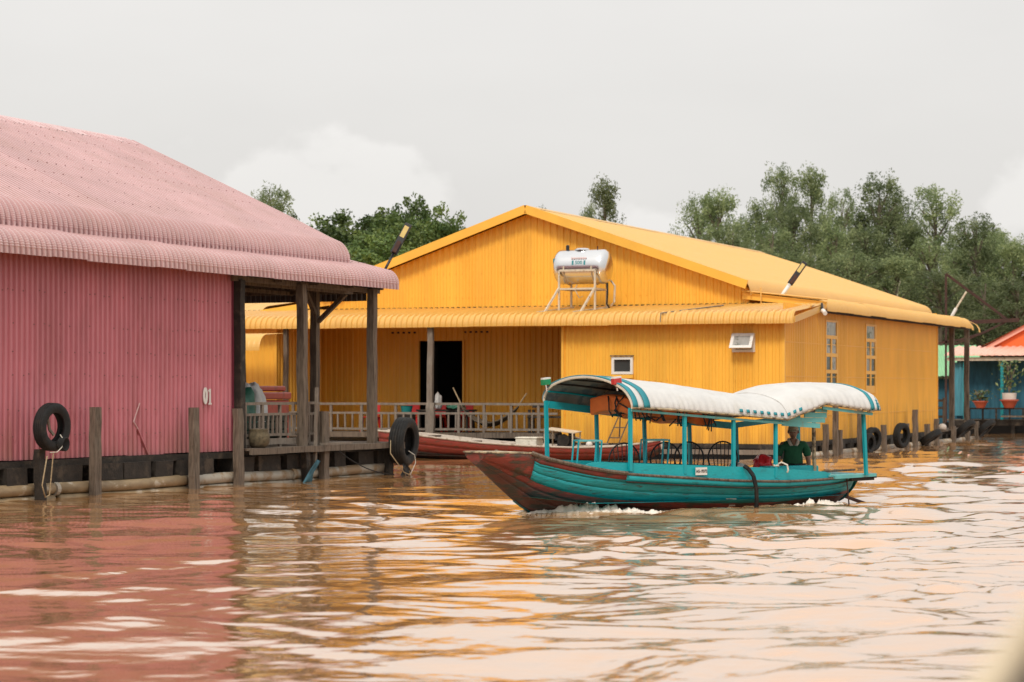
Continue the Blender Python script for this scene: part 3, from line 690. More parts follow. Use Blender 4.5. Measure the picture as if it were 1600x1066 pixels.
# tyres
def tyre(name, loc, rz, R, w, label, group, tilt=(0, 0), parent=None):
    o = empty(name, loc, rz, label, 'tyre', group, rx=tilt[0], ry=tilt[1]) if parent is None else parent
    h = w/2; prof = [(R*.60, -h*.72), (R*.72, -h*.98), (R*.88, -h), (R*.97, -h*.82)]
    for k, zz in enumerate((-.62, -.56, -.50, -.22, -.17, -.12, .12, .17, .22, .50, .56, .62)):
        prof.append((R*(1 if k % 3 != 1 else .972), h*zz))
    prof += [(R*.97, h*.82), (R*.88, h), (R*.72, h*.98), (R*.60, h*.72), (R*.595, h*.4), (R*.78, h*.5), (R*.82, 0), (R*.78, -h*.5), (R*.595, -h*.4), (R*.60, -h*.72)]
    m = MB(); n = 40; vs = []; fs = []
    for (r, y) in prof:
        for k in range(n):
            t = 2*PI*k/n; vs.append((r*math.cos(t), y, r*math.sin(t)))
    for i in range(len(prof)-1):
        for k in range(n): fs.append((i*n+k, (i+1)*n+k, (i+1)*n+(k+1) % n, i*n+(k+1) % n))
    m.add(vs, fs); m.build('tyre_carcass' if parent is None else 'tyre', 'rubber', o, smooth=True)
    return o
p = wp(FP, 1.10, -.52, 1.235)
t1 = tyre('tyre_fender', p, RP, .41, .22, 'old black tyre hung by rope on the pink wall at the left', 'tyre fenders hung on the houses', (.04, .10))
MB().tube([(-.16, 0, .27), (-.13, .0, .12), (-.06, 0, -.05), (.0, -.06, -.14)], .028, 6).build('stick', 'wood_pale', t1)
MB().tube([(.06, -.14, -.12), (.14, -.16, -.2), (.10, -.17, -.33), (0, -.16, -.42), (-.12, -.10, -.44)], .008, 6).build('rope', 'rope_white', t1, smooth=True)
m = MB()
for k in range(5): m.tube([(.12+.02*k+.09*math.cos(a), -.13-.01*k, -.27+.11*math.sin(a)) for a in [j*2*PI/12 for j in range(12)]], .014, 6, closed=True)
m.build('hose_coil', 'rubber', t1, smooth=True)
MB().tube(catenary((-.05, -.12, -.42), (-.02, -.10, -1.15), 0)+[(-.10, -.08, -1.2), (-.18, -.05, -1.0), (-.12, -.05, -.5)], .012, 6).build('rope', 'rope', t1, smooth=True)
p = wp(FP, 13.25, -.55, .74)
t2 = tyre('tyre_fender', p, RP+.12, .52, .34, 'large old black tyre tied at the front corner of the pink veranda', 'tyre fenders hung on the houses', (.05, .16))
MB().tube([(-.18, -.02, .30), (-.16, -.02, .05), (-.04, -.04, -.16)], .03, 6).build('stick', 'wood_pale', t2)
MB().tube([(.02, -.12, -.20), (.20, -.2, -.26), (.26, -.22, -.42), (.18, -.2, -.58), (.10, -.18, -.74)], .008, 6).build('rope', 'rope_white', t2, smooth=True)
MB().tube([(-.5, .1, -.05), (-.62, .02, -.35), (-.3, -.2, -.7), (.1, -.2, -.72)], .012, 6).build('rope', 'rope', t2, smooth=True)
m = MB()
for k in range(14): m.tube([(-.05+random.uniform(-.12, .12), -.1+random.uniform(-.06, .06), -.45), (random.uniform(-.25, .25), -.15, -.62), (random.uniform(-.25, .25), -.12, -.78)], .014, 5)
m.build('rope_tangle', 'float_black', t2)
# rope, cloth and line at the pontoon edge
o = MB().tube(catenary((10.6, -.45, .62), (12.9, -.5, .03), .12), .012, 6).build('rope', 'rubber', None, smooth=True); o.matrix_world = FP
tag(o, 'dark rope drooping from the veranda rim board to the big tyre', 'rope')
m = MB(); P = []
for i in range(7):
    t = i/6; P.append([(9.75-.9*t*.6+j*(.03+.05*t)+.01*math.sin(5*j), -.47-.02*math.sin(j*2+i), .42-.45*t+.02*math.sin(j+i)) for j in range(5)])
o = m.grid(P).build('hanging_cloth', 'blue_cloth', None, smooth=True); o.matrix_world = FP; so_ = o.modifiers.new('t', 'SOLIDIFY'); so_.thickness = .01
tag(o, 'faded blue cloth strip trailing from the veranda edge into the water', 'cloth')
# things on the pink veranda
bk = empty('jar', wp(FP, 7.95, -.25, .72), RP, 'round brown cement jar on the edge of the pink veranda', 'jar')
MB().lathe([(.13, 0), (.19, .05), (.22, .16), (.21, .26), (.17, .33), (.19, .36), (.18, .37), (.14, .34)], n=20).build('jar_body', 'basket', bk, smooth=True)
MB().lathe([(.10, .345), (.16, .36), (.16, .375), (.02, .385)], n=16).build('lid', 'wood', bk)
ch = empty('storage_chest', wp(FP, 13.0, 3.4, .72), RP, 'large dull red storage chest with lipped lid standing on the pink veranda', 'chest')
MB().box((0, 0, .45), (2.2, 1.0, .9)).build('chest_body', 'red_box', ch, bevel=.02)
MB().box((0, 0, 1.0), (2.3, 1.08, .16)).build('lid', 'red_box', ch, bevel=.03)
MB().box((0, 0, 1.16), (2.1, .9, .12)).build('lid_panel', 'red_box', ch, bevel=.03)
MB().box((-.35, -.52, .72), (.08, .03, .16)).build('latch', 'cream_metal', ch)
def sack(name, material, loc, sx, sy, sz, seed, label, cat):
    bm = bmesh.new(); bmesh.ops.create_icosphere(bm, subdivisions=4, radius=1)
    for v in bm.verts:
        nn = mnoise.noise(v.co*1.7+Vector((seed, 0, 0)))*.30+mnoise.noise(v.co*5+Vector((0, seed, 0)))*.08
        v.co *= 1+nn
        v.co.z = v.co.z*sz+sz*.75; v.co.x *= sx; v.co.y *= sy
        if v.co.z < .01: v.co.z = .01
    me = bpy.data.meshes.new(name); bm.to_mesh(me); bm.free(); me.materials.append(M[material])
    me.polygons.foreach_set('use_smooth', [True]*len(me.polygons))
    o = bpy.data.objects.new(name, me); link(o); o.location = loc; o.rotation_euler = (0, 0, RP); tag(o, label, cat); return o
sack('green_sack', 'green_bag', wp(FP, 9.75, 1.5, .72), .5, .45, .70, 2, 'bulky dark green sack on the pink veranda beside the end wall', 'sack')
sack('white_sack', 'white_sack', wp(FP, 10.75, 1.75, .72), .36, .33, .74, 5, 'tall whitish sack leaning between the green sack and red chest', 'sack')

cr_ = empty('crate', wp(FP, 9.3, .95, .72), RP, 'low dark green slatted crate behind the pink veranda railing', 'crate')
for z in (.08, .24, .40, .56):
    MB().box((0, -.25, z), (2.4, .03, .13)).build('slat', 'crate_dark', cr_); MB().box((0, .25, z), (2.4, .03, .13)).build('slat', 'crate_dark', cr_)
for x in (-1.18, 1.18): MB().box((x, 0, .32), (.04, .5, .6)).build('end_panel', 'crate_dark', cr_)
MB().box((0, 0, .03), (2.34, .46, .03)).build('base', 'crate_dark', cr_)
# ================================================================== yellow house
yh = empty('floating_house', (7.04, 59.8, 0), RY, 'large yellow corrugated metal floating house with gable, lean-to roof and open veranda', 'house')
YW, YR, YT = 'yellow_wall', 'yellow_roof', 'yellow_trim'
win1 = (-4.71, -4.11, 2.26, 2.72); win2 = (-1.36, -.75, 2.83, 3.32)
wall(yh, YW, -6.12, 0, .42, 3.72, openings=(win1, win2), pitch=.17, amp=.026, kind='trap')
wall(yh, YW, -19.5, -14.84, .42, 3.72, pitch=.17, amp=.02)
wall(yh, YW, 0, 2.8, .42, 3.8, rot=PI/2, org=(-14.84, 0), pitch=.2, amp=.035)
wall(yh, YW, 0, 2.8, .42, 3.8, rot=PI/2, org=(-6.12, 0), pitch=.17)
door = (-11.67, -10.25, .60, 3.25)
wall(yh, YW, -14.84, -6.12, .60, 4.12, y=2.8, openings=(door,), pitch=.17, amp=.032)
gt = lambda x: 6.86-abs(x+8.21)*.3455
wall(yh, YW, -14.6, -1.75, 4.05, 5, y=2.82, pitch=.2, amp=.028, top=gt, W=.8)
sw = [(4.2, 5.55, 1.74, 3.78), (8.88, 10.18, 1.74, 3.78)]
wall(yh, YW, 0, 19.0, .45, 4.12, rot=PI/2, org=(0, 0), pitch=.17, amp=.022, openings=sw)
wall(yh, YW, -19.5, 0, .45, 4.4, y=19.0, W=2.4)
wall(yh, YW, 0, 19, .45, 4.1, rot=PI/2, org=(-19.5, 0), W=2.4)
MB().box((.02, -.02, 2.1), (.07, .07, 3.3)).build('corner_trim', YT, yh); MB().box((-6.12, -.02, 2.05), (.07, .07, 3.3)).build('corner_trim', YT, yh)
MB().box((-14.84, -.02, 2.05), (.07, .07, 3.3)).build('corner_trim', YT, yh); MB().box((.02, 19.0, 2.25), (.07, .07, 3.6)).build('corner_trim', YT, yh)
# screws on the front walls
m = MB()
for z in (1.2, 2.1, 3.0):
    for k in range(36):
        x = -6.05+k*.17
        if random.random() < .6: m.box((x, -.026, z+random.uniform(-.02, .02)), (.022, .01, .022))
for z in (4.5, 5.2):
    for k in range(62):
        x = -14.3+k*.2
        if random.random() < .5 and gt(x) > z+.1: m.box((x, 2.79, z), (.022, .01, .022))
for z in (1.15, 2.2, 3.1):
    m.box((.012, 9.5, z), (.012, 18.8, .018))
tag(m.build('wall_screws', YT, yh), kind='stuff')
# main roof
rp = [(1.55, 0)]
pr = [(-.02, 4.42)]+arc((.42, 4.50), .44, 184, 110, 10)+[(.34, 4.935), (2.2, 5.578), (4.5, 6.373), (6.56, 7.085-.05)]
# path a = distance inwards from the eave line
roof(yh, YR, 2.5, 26.1, pr, rot=PI/2, org=(-1.65, 0), pitch=.17, amp=.010, W=1.0)
roof(yh, YR, -26.1, -2.5, pr, rot=-PI/2, org=(-14.77, 0), pitch=.17, amp=.010, W=2.0)
MB().grid([[(-8.45, y, 6.975), (-8.21, y, 7.065), (-7.97, y, 6.975)] for y in (2.44, 10, 18, 26.2)]).build('ridge_cap', YR, yh)
for sx in (1, -1):
    a = (-8.21, 2.455, 6.955); b_ = (-8.21+sx*6.5, 2.455, 6.955-6.5*.3455)
    MB().bar(a, b_, .05, .24, up=(0, 0, 1)).build('barge_board', YT, yh)
MB().add([(-1.75, 26, 4.2), (-14.6, 26, 4.2), (-14.6, 26, 4.7), (-8.21, 26, 6.9), (-1.75, 26, 4.7)], [(0, 1, 2, 3, 4)]).build('gable_panel', YW, yh)
# side skirt roofs
ps = [(-.02, 3.98)]+arc((.30, 4.02), .32, 180, 105, 8)+[(.24, 4.335), (1.9, 4.52), (2.3, 4.55)]
roof(yh, YR, 2.8, 22.8, ps, rot=PI/2, org=(.42, 0), pitch=.17, amp=.014, dz=lambda y: .0, jit=.012)
roof(yh, YR, -24.7, -2.8, ps, rot=-PI/2, org=(-16.84, 0), pitch=.17, amp=.014, W=2)
MB().bar((-1.9, 2.72, 4.42), (.45, 2.72, 4.13), .05, .18).build('fascia_board', YT, yh)
MB().bar((-14.5, 2.72, 4.42), (-17.0, 2.72, 4.10), .05, .18).build('fascia_board', YT, yh)
MB().bar((.15, 2.9, 4.0), (.15, 23.9, 4.0), .05, .1).build('eave_beam', 'wood_dark', yh)
# torn end of the skirt roof: short strips of the sheet bent down past the last rafter
pt = [(-.02, 3.96), (.0, 4.08), (.10, 4.22), (.30, 4.31), (.62, 4.36)]
for k, y in enumerate((22.82, 23.2)):
    me = sheet_mesh(.34, tuple(pt), .17, .014, 'trap', YR); inst('torn_roof_sheet', me, yh, (.43-.05*k, y, -.04-.05*k), (.05*k, .04*k, PI/2+.06*k))
# front lean-to roof
pl = [(-.44, 3.56)]+arc((-.16, 3.60), .28, 182, 102, 8)+[(-.18, 3.885), (1.2, 4.01), (2.8, 4.17)]
roof(yh, YR, -19.8, .38, pl, pitch=.17, amp=.042, kind='trap', W=1.02, jit=.008)
MB().bar((.40, -.40, 3.66), (.40, 2.75, 4.08), .05, .16).build('fascia_board', 'yellow_roof', yh)
m = MB()
for k in range(118): m.box((-19.6+k*.17, 2.765, 4.205), (.09, .03, .03))
tag(m.build('ridge_gaps', 'wood_dark', yh), kind='stuff')
MB().bar((-14.84, -.05, 3.60), (-6.12, -.05, 3.60), .08, .10).build('eave_beam', YT, yh)
# room behind the door and door frame
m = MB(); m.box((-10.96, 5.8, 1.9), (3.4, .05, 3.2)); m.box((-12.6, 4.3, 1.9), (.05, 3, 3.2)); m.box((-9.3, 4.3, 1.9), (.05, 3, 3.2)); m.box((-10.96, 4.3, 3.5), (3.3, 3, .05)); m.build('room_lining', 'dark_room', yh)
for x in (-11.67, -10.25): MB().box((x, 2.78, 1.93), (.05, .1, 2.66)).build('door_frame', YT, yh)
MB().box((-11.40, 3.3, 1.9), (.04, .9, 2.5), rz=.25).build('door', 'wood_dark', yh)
# front windows
def small_window(w, open_):
    cx, cz = (w[0]+w[1])/2, (w[2]+w[3])/2; ww, hh = w[1]-w[0], w[3]-w[2]
    o = empty('window', (0, 0, 0)); o.parent = yh; o.location = (cx, -.03, cz)
    m = MB()
    for s in (-1, 1): m.box((s*(ww/2-.035), 0, 0), (.07, .09, hh)); m.box((0, 0, s*(hh/2-.035)), (ww-.14, .09, .07))
    m.build('frame', 'white_paint', o)
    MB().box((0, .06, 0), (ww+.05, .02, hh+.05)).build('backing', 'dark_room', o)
    if open_:
        th = .62; m = MB(); c = Vector((0, -.05-math.sin(th)*hh/2, hh/2-math.cos(th)*hh/2)); tl = (-th, 0, 0)
        R = Euler(tl).to_matrix()
        for s in (-1, 1):
            m.box(c+R @ Vector((s*(ww/2-.045), 0, 0)), (.08, .04, hh-.02), tilt=tl); m.box(c+R @ Vector((0, 0, s*(hh/2-.05))), (ww-.17, .04, .08), tilt=tl)
        m.build('sash', 'white_paint', o); MB().box(c, (ww-.16, .012, hh-.16), tilt=tl).build('pane', 'glass_pale', o)
    else:
        MB().box((0, .01, 0), (ww-.13, .012, hh-.13)).build('pane', 'glass_dark', o)
        MB().box((0, -.02, -hh/2-.06), (ww+.02, .08, .10)).build('sill', YT, o)
        MB().bar((-ww/2-.03, -.05, hh/2+.03), (ww/2+.03, -.05, hh/2+.03), .05, .03).build('lintel', 'wood', o)
small_window(win1, False); small_window(win2, True)
# tall side windows: top light and three rows of two panes
for wi, w in enumerate(sw):
    o = empty('window'); o.parent = yh; o.location = (0.015, (w[0]+w[1])/2, 0); o.rotation_euler = (0, 0, PI/2); hw = (w[1]-w[0])/2
    m = MB(); D = .05
    for s in (-1, 1): m.box((s*(hw-.05), 0, 2.76), (.10, D, 2.04))
    zs = [3.73, 3.36, 3.26, 2.86, 2.76, 2.40, 2.30, 1.96]
    m.box((0, 0, 3.755), (2*hw-.2, D, .05))
    for k in (1, 3, 5): m.box((0, 0, (zs[k]+zs[k+1])/2), (2*hw-.2, D, zs[k]-zs[k+1]))
    m.box((0, .01, 1.85), (2*hw-.2, D*.8, .22))
    for (zt, zb) in ((3.26, 2.86), (2.76, 2.40), (2.30, 1.96)): m.box((0, 0, (zt+zb)/2), (.14, D-.01, zt-zb))
    m.build('frame', YT, o)
    MB().box((0, .008, 3.545), (2*hw-.2, .015, .37)).build('pane', 'glass_pale', o)
    for r0, (zt, zb) in enumerate(((3.26, 2.86), (2.76, 2.40), (2.30, 1.96))):
        for s in (-1, 1):
            dark = (r0 >= 1 and (s+wi+r0) % 3 == 0) or r0 == 2
            MB().box((s*(hw/2-.015), .008, (zt+zb)/2), (hw-.17+.02, .015, zt-zb)).build('pane', 'glass_dark' if dark else 'glass_pale', o)
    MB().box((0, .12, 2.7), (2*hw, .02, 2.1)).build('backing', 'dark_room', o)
# deck, railing, veranda post
for k in range(9): MB().box((-10.5, -.1+k*.32, .62+random.uniform(-.005, .005)), (8.6, .295, .045)).build('deck_plank', 'wood', yh)
MB().bar((-14.8, -.28, .60), (-6.1, -.28, .60), .05, .14, jit=.006, seg=12).build('rim_board', 'wood', yh)
railing(yh, -14.7, -6.2, -.20, 1.455, 1.20, .76, .62, .225, (-14.2, -13.0, -12.05, -11.0, -9.1, -8.35, -7.55, -6.75), 'wood_pale', .06)
log_post(yh, (-9.94, -.26, .5), (-9.92, -.26, 3.58), .16, .12, 'wood_pale')
log_post(yh, (-9.92, -.30, .5), (-9.90, -.30, 1.5), .24, .10, 'wood_pale')
log_post(yh, (-14.4, -.26, .5), (-14.4, -.26, 3.58), .12, .12, 'wood')
# base
MB().bar((-19.5, .02, .37), (-.02, .02, .37), .12, .12, jit=.01, seg=20).build('floor_beam', 'wood_dark', yh)
MB().bar((-6.0, -.08, .20), (-.1, -.08, .22), .06, .13, jit=.01, seg=10).build('rim_board', 'wood_pale', yh)
MB().bar((.03, .1, .38), (.05, 24.6, .38), .12, .14, jit=.012, seg=24).build('floor_beam', 'wood_dark', yh)
MB().box((-9.7, 12.2, .1), (19.4, 24.0, .5)).build('float_deck', 'float_black', yh)
for k in range(24):
    y = .6+k*1.02; MB().bar((-.2, y, .22), (.16, y, .22), .45, .24, jit=.01, seg=2).build('block_end', 'wood_dark', yh)
for (a, b_) in ((.2, 6.4), (6.6, 12.6), (12.8, 18.8), (19, 24.4)):
    MB().tube([(.22, a, .09), (.22, b_, .09)], .09, 10).build('float_pipe', 'pipe_clean', yh, smooth=True); MB().tube([(.24, a, -.03), (.24, b_, -.03)], .07, 10).build('float_pipe', 'pipe_muddy', yh, smooth=True)
for x in (-5.5, -4.2, -2.9, -1.5, -.4): MB().bar((x, .3, .22), (x, -.06, .22), .4, .24, jit=.01, seg=2).build('block_end', 'wood_dark', yh)
for (y, zt, w) in ((3.0, .92, .16), (4.05, 1.9, .16), (4.55, .72, .2), (6.9, 1.7, .17), (9.9, .80, .2), (12.95, .78, .22), (14.15, 1.20, .24), (16.0, .72, .28), (17.4, .88, .26), (20.2, .6, .25), (22.6, .75, .22), (24.3, .7, .24)):
    MB().bar((.36, y, -.5), (.34, y, zt), w, .14, up=(1, 0, 0), jit=.012, seg=6, taper=.95).build('mooring_stake', 'wood', yh)
for k in range(18): MB().box((-1.5, 19.3+k*.31, .44), (3.4, .285, .045)).build('deck_plank', 'wood', yh)
for y in (21.3, 23.9): log_post(yh, (.05, y, .4), (.05, y, 3.97), .17, .17, 'wood')
# conduits on roof and eave
MB().tube([(-3.2, -.47, 3.62), (-3.2, -.45, 3.86), (-2.4, .6, 4.02), (-2.1, 1.6, 4.12)], .018, 6).build('conduit', 'wood_pale', yh)
MB().tube([(-1.35, 2.6, 4.62), (-1.32, 2.5, 4.18), (.3, 2.1, 4.12), (.42, 1.2, 4.06)], .025, 6).build('conduit', YR, yh)
MB().tube([(-1.9, 2.62, 4.55), (.5, 2.6, 4.28)], .025, 6).build('conduit', YR, yh)
MB().bar((.42, 2.3, 4.14), (.50, 2.1, 3.94), .05, .10).build('camera_arm', 'black_metal', yh)
MB().tube([(.50, 2.12, 3.96), (.62, 1.9, 3.88)], .06, 10).build('security_camera', 'white_paint', yh)
# tyres along the yellow side
gt_ = 'tyre fenders hung on the houses'
for (y, z, R, w, rz, tx, lb) in ((7.45, .42, .42, .26, 1.2, .1, 'dark tyre on the side of the yellow house nearest the boat stern'),
        (7.0, .30, .36, .2, 1.35, .2, 'smaller dark tyre half behind the boat end post'),
        (11.2, .45, .47, .26, 1.28, .05, 'upright tyre with muddy lower rim on the yellow house side'),
        (15.4, .32, .46, .26, 1.55, 1.0, 'tyre leaning over into the water between short stakes'),
        (20.9, .50, .52, .26, 1.5, .85, 'slanted tyre under the back veranda of the yellow house'),
        (24.6, .45, .52, .26, 1.5, .8, 'slanted tyre at the far back corner of the yellow house')):
    tyre('tyre_fender', wp(FY, .58, y, z), RY+rz, R*.82, w*.85, lb, gt_, (tx if tx > .5 else .05, 0))
# left neighbour parts seen through the pink veranda
aw = empty('awning', wp(FY, -14.5, -2.0, 0), RY, 'small pale yellow curved awning on a dark leaning pole, seen through the pink veranda', 'awning')
pa = [(-.30, 2.92)]+arc((.12, 2.95), .42, 180, 100, 8)+[(.05, 3.37), (1.1, 3.42)]
roof(aw, YR, -1.9, .35, pa, pitch=.17, amp=.006)
MB().bar((-.18, -.1, .5), (-.28, -.1, 2.95), .12, .1, taper=1.1).build('pole', 'wood_dark', aw); MB().bar((-1.5, -.1, .5), (-1.5, -.1, 3.3), .1, .1).build('pole', 'white_paint', aw)
nb = empty('floating_house', wp(FY, -23.5, 6, 0), RY, 'second yellow house, only its pale roof slope showing through the pink veranda', 'house')
wall(nb, YW, -6, 5.2, .4, 4.1, pitch=.17, amp=.02); wall(nb, YW, 0, 10, .4, 4.1, rot=PI/2, org=(5.2, 0), W=2)
wall(nb, YW, 0, 10, .4, 4.1, rot=PI/2, org=(-6, 0), W=2); wall(nb, YW, -6, 5.2, .4, 4.1, y=10, W=2)
MB().box((-.4, 5, .1), (11.2, 10, .5)).build('float_deck', 'float_black', nb)
roof(nb, YR, -6.6, 5.9, [(-.6, 3.9), (-.5, 4.1), (-.2, 4.2), (5, 5.35)], pitch=.17, amp=.01); roof(nb, YR, -6.6, 5.9, [(5, 5.35), (10.6, 3.9)], pitch=.17, amp=.01, W=2)

# ---- water tank on the lean-to roof
tk = empty('water_tank', wp(FY, -6.05, 1.35, 0), RY+.02, 'shiny steel water tank lying on a cream stand on the yellow lean-to roof', 'tank')
R = .475; m = MB()
prof = [(.02, -.80), (.25, -.785), (.40, -.73), (.465, -.66), (R, -.60)]+[(R, -.60+i*.1) for i in range(1, 12)]+[(R, .60), (.465, .66), (.40, .73), (.25, .785), (.02, .80)]
m.lathe(prof, (0, 0, 5.22), 40, 'X').build('drum', 'steel', tk, smooth=True)
MB().lathe([(.22, 0), (.22, .03), (.18, .06), (.05, .08)], (-.02, 0, 5.67), 18).build('hatch', 'steel', tk)
MB().lathe([(.05, 0), (.05, .14), (.03, .16)], (-.45, 0, 5.67), 10).build('vent_pipe', 'black_metal', tk)
MB().lathe([(.015, 0), (.015, .1)], (.42, 0, 5.68), 8).build('vent_pipe', 'rust_metal', tk)
for x in (-.14, .20): MB().box((x, -.462, 5.315), (.05, .01, .125), tilt=(-.16, 0, 0)).build('size_mark', 'teal_mark', tk)
text('500', .14, 'size_mark', 'teal_mark', tk, (.03, -.468, 5.315), (PI/2-.16, 0, 0), .002, .002, 1)
m = MB()                      # faint red lettering, too worn to read
for k in range(7): m.box((-.17+k*.066, -.446, 5.44), (.036+.01*(k % 2), .006, .05), tilt=(-.42, 0, 0))
m.build('brand_mark', 'red_mark', tk)
MB().box((-.72, -.33, 5.36), (.04, .10, .17), tilt=(0, 0, 0)).build('sticker', 'teal_mark', tk)
def bar(p, q, nm='stand_leg', w=.05): MB().bar(p, q, w, w).build(nm, 'cream_metal', tk)
for y in (-.50, .50):
    bar((-.52, y, 5.10), (.52, y, 5.10), 'stand_rail'); bar((-.52, y, 4.60), (.52, y, 4.60), 'stand_rail')
    for s in (-1, 1): bar((s*.52, y, 4.02 if y < 0 else 4.12), (s*.52, y, 5.10))
for s in (-1, 1):
    bar((s*.52, -.5, 4.60), (s*.52, .5, 4.60), 'stand_rail')
    bar((s*.52, -.52, 4.62), (s*.52-.24, -1.0, 3.95)); bar((s*.52-.36, -1.25, 3.945), (s*.52+.05, .55, 4.125), 'stand_foot', .045)
for x in (-.40, .40): MB().tube([(x, R*1.02*math.cos(a), 5.22+R*1.02*math.sin(a)) for a in [PI+j*PI/14 for j in range(15)]], .022, 6).build('cradle', 'cream_metal', tk)
MB().tube([(.64, .2, 4.80), (.66, .15, 4.5), (.62, .2, 4.2), (.66, .3, 4.1)], .025, 6).build('outlet_pipe', 'black_metal', tk)
MB().tube([(.70, .3, 4.85), (.82, .3, 4.7), (.80, .3, 4.25), (.70, .35, 4.15)], .03, 6).build('outlet_pipe', 'cream_metal', tk)
MB().tube([(-.1, -.2, 4.72), (-.14, -.3, 4.6), (0, -.32, 4.36), (.1, -.3, 4.4)], .014, 6).build('hose', 'cream_metal', tk)

# ---- solar lamps
def solar_lamp(base, top, headlen, label, polemat, pw=.035, hw=.20):
    base, top = Vector(base), Vector(top); d = (top-base).normalized()
    o = empty('solar_lamp', base, 0, label, 'lamp', 'solar lamps on the roofs')
    q = (top-base); hb = q-d*headlen
    MB().tube([(0, 0, 0), tuple(hb)], pw, 10).build('pole', polemat, o, smooth=True)
    side = d.cross(Vector((0, 1, 0))).normalized()
    nrm = side.cross(d).normalized()
    MB().bar(tuple(hb), tuple(q), hw, .06, up=tuple(nrm)).build('lamp_head', 'black_metal', o, bevel=.015)
    f = Vector((0, -.034, 0)); off = nrm*(.036 if nrm.y < 0 else -.036)
    MB().bar(tuple(q-d*headlen*.46+off+side*.01), tuple(q-d*headlen*.10+off+side*.01), hw*.62, .006, up=tuple(nrm)).build('lamp_face', 'lamp_face', o)
    MB().bar(tuple(hb+d*.02+off*2), tuple(hb+d*.30+off*2), hw*.5, .07, up=tuple(nrm)).build('battery_box', 'rust_metal', o)
    return o
solar_lamp(at(596, 432, 51.5), at(639, 350, 51.8), .78, 'black lamp with yellow face leaning above the end of the pink veranda roof', 'black_metal', .03, .17)
solar_lamp(at(1218, 467, 63), at(1258, 410, 63.3), .78, 'lamp with dark head on a white leaning pole on the yellow roof skirt', 'white_paint', .05, .16)
o = empty('solar_lamp', at(1484, 500, 83), 0, 'far white lamp pole beside the rusty steel frame at the back corner', 'lamp', 'solar lamps on the roofs')
b0 = Vector(at(1484, 500, 83)); b1 = Vector(at(1494, 482, 83))-b0; b2 = Vector(at(1510, 456, 83))-b0
MB().tube([(0, 0, 0), tuple(b1)], .06, 8).build('pole', 'white_paint', o); MB().tube([tuple(b1), tuple(b2)], .035, 8).build('lamp_head', 'cream_metal', o)
# ---- rusty steel frame behind
o = empty('steel_frame', at(1478, 500, 86), 0, 'rusty triangular steel frame jutting over the water beyond the yellow house', 'frame')
b0 = Vector(at(1478, 500, 86))
def rel(px, py, Y=86): return tuple(Vector(at(px, py, Y))-b0)
for (p1, p2, w) in (((1478, 660), (1478, 428), .10), ((1478, 428), (1577, 502), .12), ((1462, 506), (1592, 500), .2), ((1462, 537), (1500, 531), .10), ((1500, 531), (1536, 520), .10), ((1536, 520), (1572, 503), .10), ((1487, 540), (1545, 517), .08)):
    MB().bar(rel(*p1), rel(*p2), w*.72, w*.72).build('steel_bar', 'rust_metal', o)
o = empty('antenna', at(1402, 470, 120), 0, 'thin TV antenna with short crossbar standing among the trees', 'antenna')
b0 = Vector(at(1402, 470, 120))
MB().tube([(0, 0, -6), rel(1402, 455, 120), rel(1409, 430, 120)], .05, 6).build('mast', 'cream_metal', o); MB().bar(rel(1400, 427, 120), rel(1419, 429, 120), .06, .06).build('crossbar', 'cream_metal', o)

# ---- things on the yellow veranda
def stool(x, y, label, s=1.0):
    o = empty('plastic_chair', wp(FY, x, y, .645), RY+random.uniform(-.3, .3), label, 'chair', 'red plastic chairs on the yellow veranda')
    MB().box((0, 0, .42*s), (.40, .40, .04)).build('seat', 'red_plastic', o, bevel=.015)
    for a in (-1, 1):
        for b_ in (-1, 1): MB().bar((a*.20, b_*.20, 0), (a*.16, b_*.16, .42*s), .055, .055).build('leg', 'red_plastic', o)
    MB().box((0, .19, .62*s), (.38, .03, .32), tilt=(-.12, 0, 0)).build('backrest', 'red_plastic', o, bevel=.01)
stool(-11.25, 1.4, 'bright red plastic chair left of the open doorway')
stool(-10.55, 1.6, 'darker red plastic chair in front of the doorway, left of the post')
stool(-9.75, 1.7, 'red plastic chair in the shade right of the veranda post'); stool(-12.35, 1.0, 'red plastic chair behind the big tyre at the left end of the railing')
tb = empty('table', wp(FY, -10.0, 1.0, .645), RY, 'low dark wooden table behind the railing in front of the door', 'table')
MB().box((0, 0, .62), (1.6, .6, .05)).build('tabletop', 'wood_dark', tb)
for a in (-1, 1):
    for b_ in (-1, 1): MB().box((a*.72, b_*.24, .3), (.06, .06, .6)).build('leg', 'wood_dark', tb)
o = MB().lathe([(.13, 0), (.17, .22), (.185, .24), (.15, .24), (.12, .03)], n=16).build('bucket', 'teal_plastic'); o.location = wp(FY, -11.0, .5, 1.16); tag(o, 'teal plastic bucket behind the railing left of the veranda post', 'bucket')
sb_ = MB().box((0, 0, .48), (.40, .34, .96)).build('stand_box', 'wood_dark'); sb_.location = wp(FY, -11.0, .5, .67); sb_.rotation_euler = (0, 0, RY); sb_.scale = (1, 1, .51); tag(sb_, 'small dark wooden stand carrying the teal bucket', 'stand')
o = sack('vegetable_pile', 'green_bag', wp(FY, -9.7, 1.0, 1.29), .42, .2, .10, 9, 'low heap of green vegetables and bags on the dark table', 'vegetables')
o = sack('cloth_bundle', 'white_sack', wp(FY, -10.25, 1.0, 1.29), .12, .1, .26, 4, 'small upright pale cloth bundle on the table against the dark doorway', 'bundle')
hm = empty('hammock', wp(FY, -8.6, .8, 0), RY, 'dark net hammock slung low behind the railing of the yellow veranda', 'hammock')
P = []
for i in range(17):
    t = i/16; x = -.85+1.7*t; zc = 1.42-.56*4*t*(1-t)-.02; wv = .04+.30*math.sin(PI*t)
    P.append([(x, -wv+2*wv*j/6, zc+.10*abs(j-3)/3*math.sin(PI*t)) for j in range(7)])
